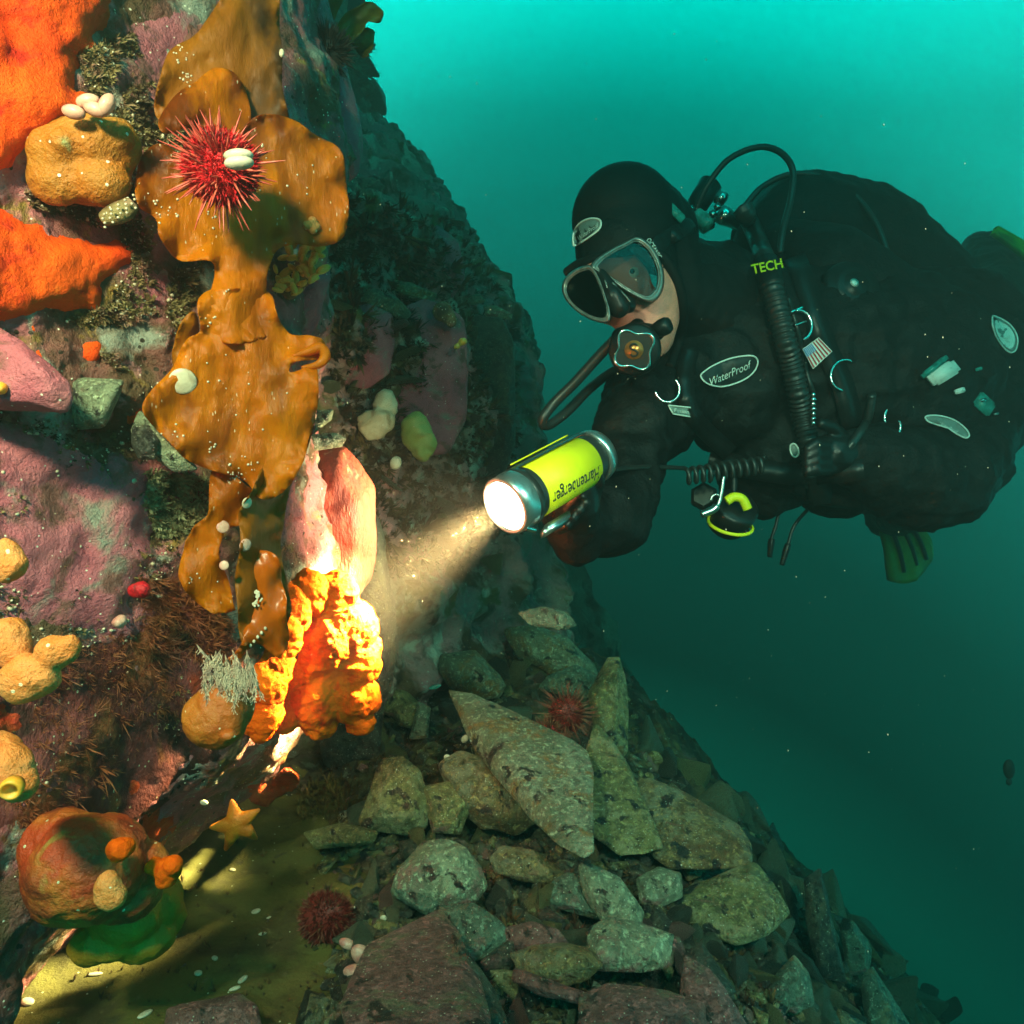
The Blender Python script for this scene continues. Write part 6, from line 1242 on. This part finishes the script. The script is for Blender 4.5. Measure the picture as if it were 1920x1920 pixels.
blob('sponge', [(780, 810, 1.33, (26, 18, 34)), (795, 840, 1.33, (22, 18, 26))], lay('dull yellow sponge', (.26, .28, .06), [((.34, .33, .1), 20, .5, .1)], rough=.7), 'dull yellow green sponge right of the tan lobed one', 'sponge', vox=.004, disp=((.010, 20, 6, 'ridge'), (.004, 60, 3, 'n')))
blob('sponge', [(830, 585, 1.36, (22, 16, 22)), (845, 600, 1.36, (14, 14, 18))], m_turf, 'round greenish sponge below the slate ledges', 'sponge', vox=.005, disp=((.006, 16, 6, 'n'),))
blob('sponge', [(868, 640, 1.33, (9, 8, 8)), (856, 650, 1.33, (7, 6, 6))], m_bud, 'small yellow sponge dot on the dusky pink block', 'sponge', vox=.003)
# weed at the top of the far ridge and on the rocks
kt = thing('kelp', 'small olive kelp plant standing against the bright water at the top', 'kelp', W(660, 100, 1.02))
def blade2(poly, d, seed): return sheet(rag(poly, 3, 3, seed), 6, lambda x, y, ds: d + .014 * fbm(np.column_stack([x, y, 0 * x]), .015, seed) + .012 * np.exp(-ds / 12.) * np.sin((x + y) * .1), .0016)
part('blade', blade2([(628, 85), (632, 50), (650, 25), (680, 8), (700, 5), (718, 22), (712, 42), (690, 40), (680, 60), (660, 80), (650, 110), (630, 115)], 1.02, 5), m_kelpg, kt)
part('blade', blade2([(655, 65), (685, 50), (700, 60), (695, 100), (680, 110), (665, 90)], 1.05, 6), m_kelpg, kt)
part('blade', blade2([(600, 20), (612, -30), (640, -40), (660, -20), (640, 5), (620, 40)], 1.04, 7), m_kelpd, kt)
def weed(poly, n, B, size, mat, label, seed): return one('weed', merge([scatter(poly, n // 2, tuft(11, seed + j, .06), size, bvh=B, sink=0, orient=True, seed=seed + j) for j in range(2)]), mat, label, 'weed', kind='stuff')
m_weedf = lay('haze toned far weed', (.16, .18, .12), [((.26, .30, .2), 6, .5, .1)], rough=.8)  # weed colour lightened too, standing in for haze at that distance
m_weed = lay('dark red weed', (.07, .025, .012), [((.12, .07, .02), 30, .5, .1), ((.02, .015, .01), 40, .58, .08)], rough=.8); m_weedo = lay('ochre weed', (.20, .13, .03), [((.08, .05, .02), 40, .5, .1)], rough=.8)
weed([(640, 1380), (860, 1380), (1000, 1560), (900, 1600), (660, 1600), (560, 1480)], 900, FLOOR, .006, m_weed, 'dark red weed', 50)
weed([(900, 1640), (1480, 1640), (1560, 1900), (900, 1900)], 1600, FLOOR, .006, m_weed, 'dark weed', 52)
weed([(880, 1150), (960, 1200), (980, 1300), (900, 1280)], 300, FLOOR, .012, m_weed, 'dark weed', 54)
weed([(560, 1480), (640, 1460), (680, 1520), (560, 1540)], 200, FLOOR, .008, m_weedo, 'ochre weed', 55)
weed([(600, 350), (880, 420), (960, 600), (970, 1000), (700, 1100), (620, 700)], 2600, MID, .014, m_weed, 'dark weed', 56)
weed([(690, 60), (790, 300), (925, 500), (1030, 760), (1060, 1050), (960, 1050), (860, 500), (640, 100)], 2600, FAR, .030, m_weedf, 'far weed', 58)
weed([(260, 1600), (560, 1560), (660, 1700), (640, 1900), (300, 1910), (120, 1860)], 130, FLOOR, .0055, m_weed, 'dark wisps', 62)
# drifting particles
rg = np.random.default_rng(3); pt = []
for k in range(900):
    if k < 360:
        t = rg.uniform(.04, .95); g = rg.uniform(0, 6.28); r = (.02 + .20 * t) * math.sqrt(rg.uniform(0, 1)); a_ = Vector(lensc).lerp(W(640, 1150, .74), t); p = a_ + Vector((math.cos(g) * r, rg.uniform(-.1, .1) * t, math.sin(g) * r)); s = rg.uniform(.00012, .00032)
    else: p = W(rg.uniform(600, 1900), rg.uniform(50, 1850), rg.uniform(.5, 1.9)); s = rg.uniform(.0002, .0006)
    pt.append(ell(p, (s, s, s * rg.uniform(1, 2.2)), sub=1))
one('particles', merge(pt), m_white2, 'drifting specks', 'specks', kind='stuff')
fs = W(1892, 1442, 1.6); fi = thing('fish', 'tiny dark fish silhouette far off at the right edge of the water', 'fish', fs); part('body', ell(fs, (.013, .008, .022), sub=2), m_dkurch, fi); part('tail', ell(fs + Vector((0, 0, -.028)), (.008, .002, .009), sub=1), m_dkurch, fi)
